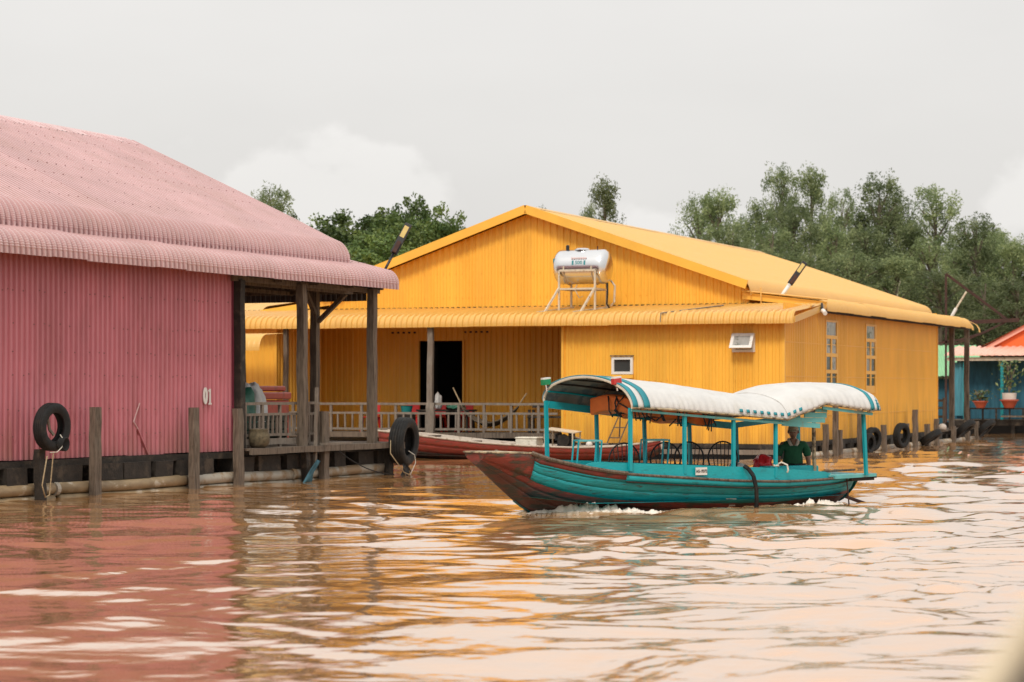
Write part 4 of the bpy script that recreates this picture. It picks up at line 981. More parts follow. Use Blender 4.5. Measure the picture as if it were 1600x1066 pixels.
m = MB().grid(P); hb_ = m.build('hammock_cloth', 'hammock_net', hm, smooth=True); sm = hb_.modifiers.new('t', 'SOLIDIFY'); sm.thickness = .03
MB().tube([(-.85, 0, 1.40), (-1.2, .2, 1.9)], .02, 6).tube([(.85, 0, 1.40), (1.1, 0, 1.75)], .02, 6).build('cord', 'rope', hm)
bx = empty('bench', wp(FY, -6.9, .9, .645), RY, 'dark wooden bench at the right end of the yellow veranda', 'bench')
MB().box((0, 0, .45), (1.1, .4, .05)).build('seat', 'wood_dark', bx)
for a in (-.5, .5):
    for b_ in (-.15, .15): MB().box((a, b_, .3), (.06, .06, .7)).build('leg', 'wood_dark', bx)
MB().box((0, .2, .75), (1.1, .04, .1)).build('backrest', 'wood_dark', bx)
ld = empty('folding_chair', wp(FY, -4.35, -.75, .30), RY, 'thin metal folding chair frame leaning near the yellow wall above the red boat', 'chair')
for (a, b_) in (((-.28, 0, .05), (.10, .1, .95)), ((.05, 0, .05), (.42, .1, .95)), ((.10, .1, .95), (.42, .1, .95)), ((-.05, .05, .55), (.28, .05, .55)), ((-.2, .02, .28), (.12, .02, .28)), ((.1, .1, .95), (.0, .3, .3))):
    MB().bar(a, b_, .035, .03).build('frame_bar', 'steel' if b_[2] > 5 else 'wood', ld)

# ================================================================== boats
def interp(xs, ys, x): return float(np.interp(x, xs, ys))
HX = [-3.13, -2.87, -2.54, -2.14, -1.6, -.5, .8, 2.0, 3.3, 3.9]
HK = [.77, .56, .27, .0, -.14, -.25, -.27, -.25, -.12, .04]
SX = [-3.13, -2.45, -2.31, -1.45, -1.0, -.1, 1.0, 2.0, 3.0, 3.9]
SZ = [.94, .925, .85, .66, .605, .54, .465, .43, .44, .50]
BX = [-3.13, -2.45, -1.45, -.5, .5, 1.6, 2.6, 3.4, 3.9]
BZ = [.27, .46, .78, .93, .97, .95, .86, .70, .50]
def smooth_interp(X, Y, x):
    return sum(interp(X, Y, x+d)*w for d, w in ((-.22, .2), (-.1, .2), (0, .2), (.1, .2), (.22, .2))) if X[0]+.22 < x < X[-1]-.22 else interp(X, Y, x)
def hull_pt(x, t, side, off=0):
    k = smooth_interp(HX, HK, x); s = interp(SX, SZ, x) if x < -2.2 else smooth_interp(SX, SZ, x); bm_ = smooth_interp(BX, BZ, x)
    y = bm_*(math.sin(min(t, 1)*PI/2))**.72*(.82+.18*t)+off
    return Vector((x, side*y, k+(s-k)*t))
XS = [-3.13, -3.02, -2.87, -2.7, -2.54, -2.45, -2.4, -2.31, -2.14, -1.9, -1.7]+[-1.5+.25*i for i in range(22)]
bt = empty('ferry_boat', (2.08, 35.57, 0), RB, 'teal wooden ferry boat with red-brown bottom and white striped canopy under way', 'boat')
def strake(t0, t1, x0, x1, material, name, side, off, n=3, thick=.02):
    xs = [x for x in XS if x0 <= x <= x1]; P = []
    for x in xs: P.append([hull_pt(x, t0+(t1-t0)*j/n, side, off) for j in range(n+1)])
    m = MB(); m.grid(P if side < 0 else P[::-1]); o = m.build(name, material, bt, smooth=True)
    s = o.modifiers.new('t', 'SOLIDIFY'); s.thickness = thick; s.offset = -1; return o
for side in (-1, 1):
    strake(0.0, .24, -3.13, 3.9, 'boat_bottom', 'hull_plank', side, 0, 5)
    strake(.24, .40, -3.13, 3.9, 'boat_bottom', 'hull_plank', side, .004, 3)
    strake(.40, .53, -3.13, 3.9, 'boat_red', 'hull_plank', side, .008, 3)
    strake(.525, .70, -2.45, 3.9, 'boat_teal_worn', 'hull_plank', side, .014, 3)
    strake(.695, .865, -2.45, 3.9, 'boat_teal_worn', 'hull_plank', side, .009, 3)
    strake(.525, 1.0, -3.13, -2.40, 'boat_red', 'bow_cheek', side, .022, 5)
    strake(.90, 1.0, -2.40, -1.0, 'boat_red', 'sheer_plank', side, .020, 2); strake(.86, .905, -2.40, -1.0, 'boat_teal_worn', 'sheer_plank', side, .016, 1)
    strake(.86, 1.0, -1.0, 3.9, 'boat_teal', 'sheer_plank', side, .020, 2)
    xs = [x for x in XS if x >= -2.45]
    m = MB(); m.tube([hull_pt(x, 1, side, .012)+Vector((0, 0, .01)) for x in xs], .022, 6); m.build('gunwale', 'wood', bt)
    m = MB(); P = [[hull_pt(x, t, side, -.035) for t in (0, .3, .6, 1)] for x in XS if x > -2.5]; m.grid(P).build('inner_lining', 'boat_teal', bt, smooth=True)
# transom and bow face
m = MB(); vs = [hull_pt(3.9, t, -1) for t in (1, .75, .5, .25, .1, 0)]+[hull_pt(3.9, t, 1) for t in (.1, .25, .5, .75, 1)]; m.add(vs, [tuple(range(len(vs)))]); m.build('transom', 'boat_teal_worn', bt)
m = MB(); vs = [hull_pt(-3.13, t, -1, .02) for t in (1, .5, 0)]+[hull_pt(-3.13, t, 1, .02) for t in (.5, 1)]; m.add(vs, [tuple(range(len(vs)))[::-1]]); m.build('bow_face', 'boat_red', bt)
# bow deck boards
for k in range(4):
    xa, xb = -3.15+k*.18, -3.15+(k+1)*.18-.008; ya, yb = interp(BX, BZ, xa)+.03, interp(BX, BZ, xb)+.03
    z = .945-.004*k; m = MB(); m.add([(xa, -ya, z), (xb, -yb, z), (xb, yb, z), (xa, ya, z), (xa, -ya, z+.02), (xb, -yb, z+.02), (xb, yb, z+.02), (xa, ya, z+.02)], [(0, 3, 2, 1), (4, 5, 6, 7), (0, 1, 5, 4), (1, 2, 6, 5), (2, 3, 7, 6), (3, 0, 4, 7)]); m.build('bow_plank', 'lath', bt)
m = MB(); P = []
for x in [-2.43+.14*i for i in range(8)]:
    P.append([(x, -interp(BX, BZ, x)*.98, interp(SX, SZ, x)+.02), (x, -interp(BX, BZ, x)*.75, interp(SX, SZ, x)+.02)])
for side in (-1, 1):
    pts = [hull_pt(x, 1, side, .03)+Vector((0, 0, .02)) for x in (-2.45, -2.2, -1.9, -1.6, -1.3, -1.0)]
    m = MB(); m.tube(pts, .03, 6); m.build('bow_cap', 'wood', bt)
m = MB(); P = [[(x, s_*interp(BX, BZ, x)*.9, .18+.12*max(0, -1.5-x)) for s_ in (-1, 0, 1)] for x in [-2.4+.3*i for i in range(21)]]; m.grid(P).build('floor_boards', 'boat_teal', bt)
# coaming boards, rounded at the ends
def coaming(side, material):
    xs = [-1.66, -1.645, -1.60, -1.53, -1.43]+[-1.2+.35*i for i in range(12)]+[2.93, 3.02, 3.08, 3.1]
    top = lambda x: .80-.045*(x+1.43)-max(0, x-1.8)*.03
    P = []
    for x in xs:
        b0 = smooth_interp(SX, SZ, x)+.0; e_ = min(1, math.sqrt(max(0, 1-((-1.43-x)/.235)**2)) if x < -1.43 else 1, math.sqrt(max(0, 1-((x-2.93)/.175)**2)) if x > 2.93 else 1)
        y = smooth_interp(BX, BZ, x)-.03
        P.append([(x, side*y, b0), (x, side*y, b0+(top(x)-b0)*max(e_, .12))])
    o = MB().grid(P).build('coaming', material, bt); s = o.modifiers.new('t', 'SOLIDIFY'); s.thickness = .03; s.offset = 0
coaming(-1, 'boat_teal'); coaming(1, 'boat_teal')
m = MB(); m.tube([hull_pt(x, .868, -1, .03) for x in XS if x > -1.2], .012, 5); m.build('rubbing_strip', 'wood_dark', bt)
# benches, seat box
for x in (.2, 1.3): MB().box((x, .25, .42), (.32, 1.1, .04)).build('thwart', 'boat_teal', bt)
MB().box((3.05, -.05, .36), (.55, .9, .34)).build('helm_seat', 'boat_teal', bt, bevel=.02)
MB().box((2.55, -.35, .58), (1.0, .3, .16)).build('engine_cover', 'boat_teal', bt, bevel=.02)
# canopy posts
for (x, y, z0, z1, lean) in ((-.95, -.88, .66, 1.60, .0), (.03, -.92, .60, 1.50, 0), (.97, -.92, .52, 1.43, 0), (1.82, -.90, .50, 1.37, 0), (3.70, -.86, .50, 1.50, -.04)):
    MB().bar((x+lean*-.5, y, z0), (x+lean, y, z1), .05, .05, up=(0, 1, 0)).build('canopy_post', 'boat_post', bt)
for (x, z0, z1) in ((-1.27, .70, 1.70), (-.32, .58, 1.58), (.61, .55, 1.44), (1.51, .5, 1.38), (2.47, .5, 1.30), (3.78, .5, 1.36)):
    MB().bar((x, .86, z0), (x, .90, z1), .05, .05, up=(0, 1, 0)).build('canopy_post', 'boat_post', bt)
MB().bar((-1.36, .90, .79), (-1.10, .90, .77), .08, .03).bar((-1.36, .80, .76), (-1.15, .96, .76), .06, .02).build('post_foot', 'boat_pale_teal', bt)
log_post(bt, (2.95, -.50, .5), (2.93, -.50, 1.40), .045, .045, 'lath', 'tiller_post', jit=.003)
MB().tube([(2.94, -.5, 1.28), (2.93, -.5, 1.42)], .03, 8).build('post_collar', 'black_metal', bt)
# canopy shells: stations (x, z_near, z_top, z_far)
ST = [(-1.13, 1.60, 2.07, 1.70), (-.75, 1.585, 2.05, 1.66), (-.3, 1.565, 2.01, 1.60), (.2, 1.53, 1.97, 1.53), (.8, 1.49, 1.89, 1.46), (1.3, 1.455, 1.83, 1.41), (1.75, 1.42, 1.78, 1.38), (1.97, 1.40, 1.80, 1.37),
      (2.15, 1.46, 1.875, 1.38), (2.4, 1.53, 1.935, 1.40), (2.75, 1.64, 1.955, 1.43), (3.1, 1.60, 1.965, 1.45), (3.45, 1.555, 1.96, 1.46), (3.75, 1.53, 1.945, 1.46), (3.95, 1.515, 1.90, 1.45)]
def canopy_pt(st, u, off=0):          # u 0 (near eave) .. 1 (far eave)
    x, zn, zt, zf = st; a = PI*u; yy = -1.0*math.cos(a)*(1 if True else 1)
    base = zn*(1-u)+zf*u; ud = min(u, 1-u); k = .60*(ud/.19) if ud < .19 else .60+.40*math.sin((ud-.19)/.31*PI/2)
    z = base+(zt-(zn+zf)/2)*k
    skew = -.135+.27*u if False else .13*math.cos(a)
    fx = x+skew*max(0, 1-(x+1.13)/1.2) - (.28*(math.cos(a)) if x > 3.9 else .0)*1
    return Vector((fx, yy*(1+off), z+off*.9))
def stn(x):
    for a, b_ in zip(ST[:-1], ST[1:]):
        if a[0] <= x <= b_[0]:
            t = (x-a[0])/(b_[0]-a[0]); return tuple(a[i]*(1-t)+b_[i]*t for i in range(4))
    return ST[-1]
def shell(x0, x1, u0, u1, material, name, off=0, nx=8, nu=20, thick=.012, wr=.006):
    P = []
    for i in range(nx+1):
        st = stn(x0+(x1-x0)*i/nx)
        xx_ = x0+(x1-x0)*i/nx; row = []
        for j in range(nu+1):
            u = u0+(u1-u0)*j/nu; p = canopy_pt(st, u, off); e_ = math.exp(-(u/.13)**2)
            if wr: p += Vector((0, -.009*e_*math.sin(xx_*52+3*mnoise.noise(Vector((xx_*2, 0, 0)))), wr*.35*mnoise.noise(Vector((xx_*3, j*.35, x0)))+.004*mnoise.noise(Vector((xx_*9, j*.8, 4)))+.0012*math.cos(xx_*2*PI/.45)*(1-e_)))
            row.append(p)
        P.append(row)
    o = MB().grid(P).build(name, material, bt, smooth=True); s = o.modifiers.new('t', 'SOLIDIFY'); s.thickness = thick; s.offset = 1; return o
shell(-1.13, 2.0, 0, 1, 'canvas', 'canopy_front', 0, 150, 30, wr=.016)
shell(1.97, 3.95, 0, 1, 'canvas', 'canopy_rear', .012, 104, 30, wr=.012)
shell(-1.12, 3.93, .01, .99, 'canopy_shade_tone', 'canopy_shade_shell', -.018, 26, 22, wr=0, thick=.004)  # added inner shell, its dark colour stands in for shade under the canopy
for (a, b_) in ((-1.13, -1.03), (-.90, -.78)): shell(a, b_, 0, 1, 'canvas_teal', 'canopy_stripe', .016, 2, 30, wr=0)
for (a, b_) in ((3.87, 3.945), (3.68, 3.75)): shell(a, b_, 0, .75 if a < 3.8 else 1, 'canvas_teal', 'canopy_stripe', .022, 2, 24, wr=0)
for x in [1.02+.135*i for i in range(8)]+[2.08, 2.2]: shell(x, x+.055, .025, .062, 'canvas_teal', 'hem_square', .024, 1, 2, wr=0)
# ribs under the canopy, eave laths and beams
for x in (-1.12, -.2, .7, 1.6, 2.45, 3.3, 3.93):
    st = stn(max(x, -1.13)); MB().tube([canopy_pt(st, j/24, -.014) for j in range(25)], .014 if x > -1 else .018, 6).build('canopy_hoop', 'cream_metal' if x < -1 else 'lath', bt)
for u in (.14, .26, .38, .5, .62, .74, .86):
    MB().tube([canopy_pt(s, u, -.03) for s in ST], .015, 5).build('batten', 'boat_post' if u == .86 else 'wood_dark', bt)
MB().tube([canopy_pt(s, 0, .006) for s in ST[:8]], .020, 5).build('eave_lath', 'lath', bt); MB().tube([canopy_pt(s, 0, .006) for s in ST[7:]], .020, 5).build('eave_lath', 'lath', bt)
def beam(pts, w, h, material, name):
    m = MB()
    for a, b_ in zip(pts[:-1], pts[1:]): m.bar(a, b_, w, h)
    m.build(name, material, bt)
beam([(-1.2, .93, 1.64), (.0, .93, 1.51), (1.2, .93, 1.38), (2.4, .93, 1.28)], .035, .11, 'boat_teal', 'eave_beam')
beam([(2.4, .93, 1.28), (3.85, .93, 1.42)], .035, .09, 'boat_teal', 'eave_beam')
beam([(-.98, -.95, 1.565), (.2, -.95, 1.475), (1.97, -.95, 1.345)], .03, .035, 'boat_pale_teal', 'eave_beam')
beam([(2.72, -.96, 1.585), (3.76, -.96, 1.48)], .03, .045, 'boat_pale_teal', 'eave_beam')
# stepped pale boards where the two canopies meet
for k, (xa, za, xb, zb, h) in enumerate(((1.95, 1.345, 2.72, 1.30, .075), (2.05, 1.40, 2.82, 1.385, .075), (2.4, 1.475, 2.85, 1.465, .08), (2.62, 1.55, 2.86, 1.54, .06))):
    MB().bar((xa, -.90, za), (xb, -.90, zb), .02, h).build('infill_board', 'boat_pale_teal', bt)
MB().add([(1.8, -.2, 1.5), (1.8, .8, 1.45), (1.8, .6, 1.7), (1.8, 0, 1.75)], [(0, 1, 2, 3)]).build('canopy_bulkhead', 'wood_dark', bt)
# nav lamps: green far side, red near side, each pale base and coloured lens
for (x, y, z, c_, nm) in ((-1.30, .86, 1.985, 'green', 'navigation_lamp'), (-1.02, -.62, 1.995, 'red', 'navigation_lamp')):
    if c_ == 'green' and 'lens_green' not in M: mat('lens_green', (.02, .24, .10), .25, .05, 4)
    if c_ == 'red' and 'lens_red' not in M: mat('lens_red', (.55, .045, .04), .25, .05, 4)
    n_ = MB().bar((x-.068, y, z-.005), (x+.068, y, z+.01), .08, .085).build(nm, 'lens_'+c_, bt, smooth=False)
    MB().bar((x-.07, y, z+.050), (x+.07, y, z+.065), .07, .025).build('lamp_cover', 'white_paint', n_)
    MB().tube([(x, y, z-.03), (x+.02, y, z-.14)], .015, 6).build('lamp_bracket', 'steel', n_)
# stern platform
for k in range(6):
    MB().box((3.50, -.66+k*.26, .50), (.98, .24, .03), rz=.01*k).build('stern_plank', 'boat_pale_teal' if k == 0 else 'boat_teal', bt)
MB().bar((3.1, -.80, .475), (3.99, -.78, .50), .05, .05).build('stern_beam', 'boat_pale_teal', bt)
MB().bar((3.5, -.74, .44), (3.97, -.74, .45), .07, .07).build('stern_beam', 'wood_dark', bt); MB().bar((3.97, -.8, .48), (3.97, .6, .48), .06, .06).build('stern_beam', 'wood_dark', bt)
MB().tube([(3.45, -.7, .45), (3.5, -.7, .02)], .012, 6).build('stern_rod', 'rust_metal', bt)
MB().tube([(3.55, .1, .5), (4.3, .3, .1), (5.2, .4, -.15)], .03, 8).build('propeller_shaft', 'rust_metal', bt)
MB().bar((3.2, -.4, .55), (4.1, -.15, .56), .04, .03).build('boat_pole', 'wood', bt)
# registration plate
MB().box((.30, -.985, .635), (.215, .012, .115), rz=.0).build('registration_plate', 'white_paint', bt)
text('AG-19372', .062, 'registration_number', 'black_metal', bt, (.30, -.994, .635), (PI/2, 0, 0), .0015, .0012, .80)
# scraped patches of pale primer
for (x, t, w) in ((.92, .62, .20), (1.08, .47, .12)):
    a = [hull_pt(x+w*k/5, t, -1, .024) for k in range(6)]
    m = MB(); P = [[p+Vector((0, 0, random.uniform(-.006, .0))) for p in a], [p+Vector((0, 0, .018+random.uniform(-.008, .012))) for p in a]]; m.grid(P).build('paint_scrape', 'boat2_rim', bt)
# ---- fender strap, mooring line on the boat (hang on it)
pts = [Vector((1.15, -.96, .70)), Vector((1.18, -1.02, .66)), Vector((1.24, -1.07, .55)), Vector((1.30, -1.07, .35)), Vector((1.33, -1.04, .15)), Vector((1.34, -1.0, -.02))]
o = MB(); 
for a, b_ in zip(pts[:-1], pts[1:]): o.bar(a, b_, .055, .035, up=(0, -1, 0))
o = o.build('fender_strap', 'rubber'); o.matrix_world = FB; tag(o, 'black rubber strap hanging over the side of the teal boat', 'fender')
o = MB().tube([(1.84, -.88, .70), (1.90, -.95, .74), (1.97, -1.0, .70), (1.99, -1.0, .62), (1.97, -1.0, .58)], .016, 6).tube([(1.78, -.9, .69), (1.86, -.93, .69)], .02, 6).build('rope_end', 'rope_white', smooth=True)
o.matrix_world = FB; tag(o, 'short white rope end knotted round the boat post by the boatman', 'rope')
# ---- chairs aboard: black spindle back chairs and teal metal frames
def spindle_chair():
    o = empty('spindle_chair'); H0 = .26
    MB().lathe([(.20, 0), (.21, .02), (.20, .035)], (0, 0, H0), 16).build('seat', 'black_strap', o)
    hoop = [(-.20, .0, H0+.03)]+[(.235*math.cos(a), .06, H0+.22+.27*math.sin(a)) for a in [PI-j*PI/14 for j in range(15)]]+[(.20, .0, H0+.03)]
    MB().tube(hoop, .014, 6).build('back_hoop', 'black_strap', o)
    for k in range(6):
        x = -.15+.06*k; MB().tube([(x*.8, .04, H0+.03), (x*1.15, .06, H0+.22+.27*math.sqrt(max(0, 1-(x*1.15/.235)**2)))], .008, 5).build('spindle', 'black_strap', o)
    for a in (-1, 1):
        for b_ in (-1, 1): MB().tube([(a*.17, b_*.17, 0), (a*.13, b_*.13, H0)], .014, 5).build('leg', 'black_strap', o)
    return o
c0 = spindle_chair(); labs = ['black spindle back chair nearest the bow, half behind the front near post', 'second black spindle back chair from the bow, beside the teal frame', 'third black spindle back chair, behind the second near post', 'black spindle back chair nearest the boatman']
for k, (x, y, r0) in enumerate(((-.42, .0, -.5), (.35, -.02, -.55), (.85, .02, -.45), (1.50, .0, -.5))):
    o = c0 if k == 0 else copy_tree(c0)
    o.location = wp(FB, x, y, .30); o.rotation_euler = (0, 0, RB+r0); tag(o, labs[k], 'chair', 'black spindle chairs in the boat')
def frame_seat():
    o = empty('metal_frame'); h = .46; w = .36
    for (x, y) in ((0, 0), (w, 0), (0, .3), (w, .3)): MB().bar((x-.04, y, 0), (x, y, h), .022, .022).build('leg', 'boat_post', o)
    for y in (0, .3): MB().bar((0, y, h), (w, y, h), .024, .024).build('top_bar', 'boat_pale_teal', o)
    for x in (0, w): MB().bar((x, 0, h), (x, .3, h), .022, .022).build('top_bar', 'boat_post', o)
    return o
f0 = frame_seat()
for k, (x, y, lb) in enumerate(((-1.38, -.15, 'teal metal tube frame standing in the bow ahead of the coaming'), (-.22, -.30, 'teal metal tube frame standing among the black chairs behind the front post'))):
    o = f0 if k == 0 else copy_tree(f0); o.location = wp(FB, x, y, .64); o.rotation_euler = (0, 0, RB-.35); tag(o, lb, 'frame', 'teal tube frames in the boat')
# ---- life jackets under the canopy
def vest(x, y, z, s, label):
    o = empty('life_jacket', wp(FB, x, y, z), RB+.2, label, 'life jacket', 'orange life jackets stowed under the canopy')
    bm = bmesh.new(); bmesh.ops.create_cube(bm, size=1); bmesh.ops.subdivide_edges(bm, edges=bm.edges[:], cuts=4, use_grid_fill=True)
    for v in bm.verts:
        v.co.x *= s; v.co.y *= .95; v.co.z = v.co.z*.26-.35*v.co.y**2; v.co += mnoise.noise_vector(v.co*5+Vector((x*9, 0, 0)))*.05
    me = bpy.data.meshes.new('jacket_body'); bm.to_mesh(me); bm.free(); me.materials.append(M['orange_vest']); me.polygons.foreach_set('use_smooth', [True]*len(me.polygons))
    b_ = bpy.data.objects.new('jacket_body', me); link(b_, o); sb = b_.modifiers.new('s', 'SUBSURF'); sb.levels = 1; sb.render_levels = 1
    rr_ = random.Random(int(x*100)+3)
    for k in range(5):
        xx = rr_.uniform(-s*.45, s*.45); zz = rr_.uniform(-.02, .08)
        pts = [(xx, -.40, .10), (xx+rr_.uniform(-.08, .08), -.50, zz-.02), (xx+rr_.uniform(-.1, .1), -.52, -.10), (xx+rr_.uniform(-.05, .12), -.50, -.20-rr_.uniform(0, .12))]
        MB().tube(pts, .011, 5).build('strap', 'black_strap', o)
    for k in range(4):
        yy = rr_.uniform(-.38, .1); MB().tube([(-s*.52, yy, .10), (-s*.60, yy+rr_.uniform(-.1, .1), .0), (-s*.54, yy+rr_.uniform(-.2, .2), -.12), (-s*.3, yy+rr_.uniform(-.1, .1), -.22)], .012, 5).build('strap', 'black_strap', o)
    MB().bar((-s*.4, -.50, .02), (s*.35, -.51, -.06), .02, .03).bar((-s*.3, -.1, -.165), (s*.4, -.3, -.175), .03, .02).build('strap', 'black_strap', o)
for (x, y, z, s, lb) in ((-.28, .30, 1.67, .52, 'orange life jacket bundle nearest the open canopy front'), (.30, .25, 1.61, .52, 'second orange life jacket bundle under the canopy'), (.92, .30, 1.52, .5, 'third orange life jacket bundle, just behind the second near post')):
    vest(x, y, z, s, lb)
# ---- red plastic bag
sk = sack('plastic_bag', 'red_bag', wp(FB, 2.42, .15, .56), .20, .16, .15, 12, 'crumpled bright red plastic bag in the boat beside the boatman', 'bag')
sk2 = sack('cloth_bag', 'white_sack', wp(FB, 1.95, .2, .50), .22, .16, .12, 15, 'pale grey bag lying in the boat left of the red bag', 'bag')

# ---- the boatman
def skinned(name, verts, edges, radii, material, parent, root=0, sub=2):
    me = bpy.data.meshes.new(name); me.from_pydata(verts, edges, []); o = bpy.data.objects.new(name, me); link(o, parent)
    me.materials.append(M[material])
    sk_ = o.modifiers.new('skin', 'SKIN'); sk_.use_smooth_shade = True; sk_.branch_smoothing = .4
    for i, r in enumerate(radii):
        d = me.skin_vertices[0].data[i]; d.radius = r if isinstance(r, tuple) else (r, r); d.use_root = (i == root)
    s = o.modifiers.new('s', 'SUBSURF'); s.levels = sub; s.render_levels = sub; return o
mn = empty('person', wp(FB, 3.02, .12, .52), RB-.55, 'seated boatman in a green polo shirt and tan cap with hands at his sides', 'person')
# local frame: -y is his front, x to his left as seen (camera right)
V = [(0, 0, .07), (0, .01, .22), (0, .0, .36), (0, -.01, .47), (0, -.02, .545), (0, -.03, .585),
     (.17, -.01, .47), (.235, -.01, .30), (.25, -.06, .17), (.235, -.13, .04), (.23, -.16, -.02),
     (-.17, -.01, .47), (-.235, -.02, .30), (-.25, -.09, .17), (-.20, -.22, .08), (-.185, -.26, .06),
     (.10, -.10, .04), (.14, -.42, .03), (.13, -.44, -.33), (.13, -.55, -.36),
     (-.10, -.10, .04), (-.14, -.42, .03), (-.13, -.44, -.33), (-.13, -.55, -.36)]
E_ = [(0, 1), (1, 2), (2, 3), (3, 4), (4, 5), (3, 6), (6, 7), (7, 8), (8, 9), (9, 10), (3, 11), (11, 12), (12, 13), (13, 14), (14, 15), (0, 16), (16, 17), (17, 18), (18, 19), (0, 20), (20, 21), (21, 22), (22, 23)]
Rd = [(.15, .11), (.145, .105), (.155, .11), (.13, .09), .05, .05, .062, .047, .040, .030, .026, .062, .047, .040, .030, .026, .085, .07, .05, .035, .085, .07, .05, .035]
def fingers(hand, direction, side, V, E_, Rd):
    base = len(V); h = Vector(hand[1]); d = Vector(direction).normalized(); sd_ = Vector(side).normalized(); nn_ = d.cross(sd_)
    V.append(tuple(h+d*.045)); E_.append((hand[0], base)); Rd.append((.034, .016)); pal = base
    for k, ln in enumerate((.055, .065, .062, .048)):
        o_ = sd_*(-.024+.016*k); a = h+d*.08+o_; i = len(V)
        V += [tuple(a), tuple(a+d*ln*.55+nn_*.006), tuple(a+d*ln*.9+nn_*.022)]; E_ += [(pal, i), (i, i+1), (i+1, i+2)]; Rd += [.009, .0085, .0075]
    i = len(V); a = h+d*.03-sd_*.035; V += [tuple(a), tuple(a+d*.035-sd_*.012)]; E_ += [(pal, i), (i, i+1)]; Rd += [.010, .009]
fingers((10, V[10]), (-.05, -.3, -1), (0, 1, 0), V, E_, Rd)
fingers((15, V[15]), (.2, -1, -.25), (1, 0, 0), V, E_, Rd)
skinned('body', V, E_, Rd, 'skin', mn, 0, 2)
# head shaped from a sphere: brow, nose, chin, ears
bm = bmesh.new(); bmesh.ops.create_uvsphere(bm, u_segments=28, v_segments=20, radius=1)
for v in bm.verts:
    x, y, z = v.co
    w = 1-.22*max(0, -z)**1.3; v.co = Vector((x*.074*w, y*.094, z*.118))
    if y < -.5:                                     # face
        f = v.co
        f.y += .010*(1 if z < -.75 else 0)
        nose = math.exp(-((x/.16)**2+((z+.12)/.22)**2)); f.y -= .022*nose
        for s in (-1, 1): f.y += .010*math.exp(-(((x-s*.38)/.17)**2+((z-.10)/.13)**2))
        f.y += .005*math.exp(-((x/.4)**2+((z+.47)/.06)**2)); f.y -= .006*math.exp(-((x/.35)**2+((z+.80)/.15)**2)); f.y -= .005*math.exp(-(((z-.27)/.09)**2))
me = bpy.data.meshes.new('head'); bm.to_mesh(me); bm.free(); me.materials.append(M['skin']); me.polygons.foreach_set('use_smooth', [True]*len(me.polygons))
hd = bpy.data.objects.new('head', me); link(hd, mn); hd.location = (0, -.045, .665); hd.rotation_euler = (.12, 0, -.25)
mat('eye_dark', (.02, .015, .012), .2); mat('lips', (.11, .04, .03), .5)
for s in (-1, 1):
    MB().lathe([(.001, -.009), (.009, -.004), (.011, 0), (.009, .004), (.001, .009)], (s*.028, -.083, .012), 10).build('eye', 'eye_dark', hd, smooth=True)
    MB().tube([(s*.074, .0, .02), (s*.086, .012, .018), (s*.085, .014, -.012), (s*.074, .004, -.026)], .009, 6).build('ear', 'skin', hd, smooth=True)
    MB().tube([(s*.012, -.094, .034), (s*.045, -.083, .034)], .005, 5).build('eyebrow', 'hair', hd)
MB().tube([(-.024, -.088, -.056), (0, -.093, -.055), (.024, -.088, -.056)], .005, 6).build('mouth', 'lips', hd)
P = []
for i in range(10):
    a = PI/2*i/9*1.0; r = math.cos(a-.02)*1.06+.02; P.append([(r*.078*math.cos(t)*1.02, r*.100*math.sin(t)+.004, .030+.105*math.sin(a)) for t in [j*2*PI/24 for j in range(25)]])
MB().grid(P).build('cap', 'cap_cloth', hd, smooth=True)
P = [[(.070*math.cos(t), -.075*1.0-.02-k*.030*abs(math.sin(t)), .046-.004*k) for t in [PI+j*PI/12 for j in range(13)]] for k in range(4)]
bi = MB().grid(P).build('cap_brim', 'cap_cloth', hd, smooth=True); bi.modifiers.new('t', 'SOLIDIFY').thickness = .006
P = []
for i in range(6): P.append([((.079)*math.cos(t), .098*math.sin(t)+.004, .032-.062*i/5) for t in [.0+j*PI/14 for j in range(15)]])
MB().grid(P).build('hair', 'hair', hd, smooth=True)
# shirt as its own skinned surface
Vs = [(0, .005, .05), (0, .015, .20), (0, .005, .35), (0, -.005, .465), (0, -.012, .515), (.175, -.008, .462), (.225, -.01, .36), (.248, -.02, .25), (-.175, -.008, .462), (-.225, -.015, .36), (-.248, -.04, .25)]
Es = [(0, 1), (1, 2), (2, 3), (3, 4), (3, 5), (5, 6), (6, 7), (3, 8), (8, 9), (9, 10)]
skinned('polo_shirt', Vs, Es, [(.19, .145), (.185, .14), (.185, .135), (.15, .11), (.075, .07), .085, .075, .072, .085, .075, .072], 'green_cloth', mn, 0, 2)
for s in (-1, 1):
    P = [[(s*.012, -.112, .445), (s*.028, -.105, .475), (s*.055, -.075, .535), (s*.062, -.02, .560), (s*.03, .045, .565)], [(s*.060, -.120, .440), (s*.085, -.110, .475), (s*.100, -.070, .520), (s*.088, -.01, .545), (s*.04, .060, .550)]]
    cb_ = MB().grid(P).build('collar', 'collar', mn, smooth=True); cb_.modifiers.new('t', 'SOLIDIFY').thickness = .008
MB().add([(-.012, -.128, .45), (.012, -.128, .45), (.035, -.100, .52), (0, -.09, .545), (-.035, -.100, .52)], [(0, 1, 2, 3, 4)]).build('open_neck', 'skin', mn)
Vt = [(0, -.01, .06), (.10, -.10, .04), (.14, -.42, .03), (.13, -.44, -.26), (-.10, -.10, .04), (-.14, -.42, .03), (-.13, -.44, -.26)]
skinned('trousers', Vt, [(0, 1), (1, 2), (2, 3), (0, 4), (4, 5), (5, 6)], [(.16, .12), .10, .085, .07, .10, .085, .07], 'dark_trouser', mn, 0, 2)

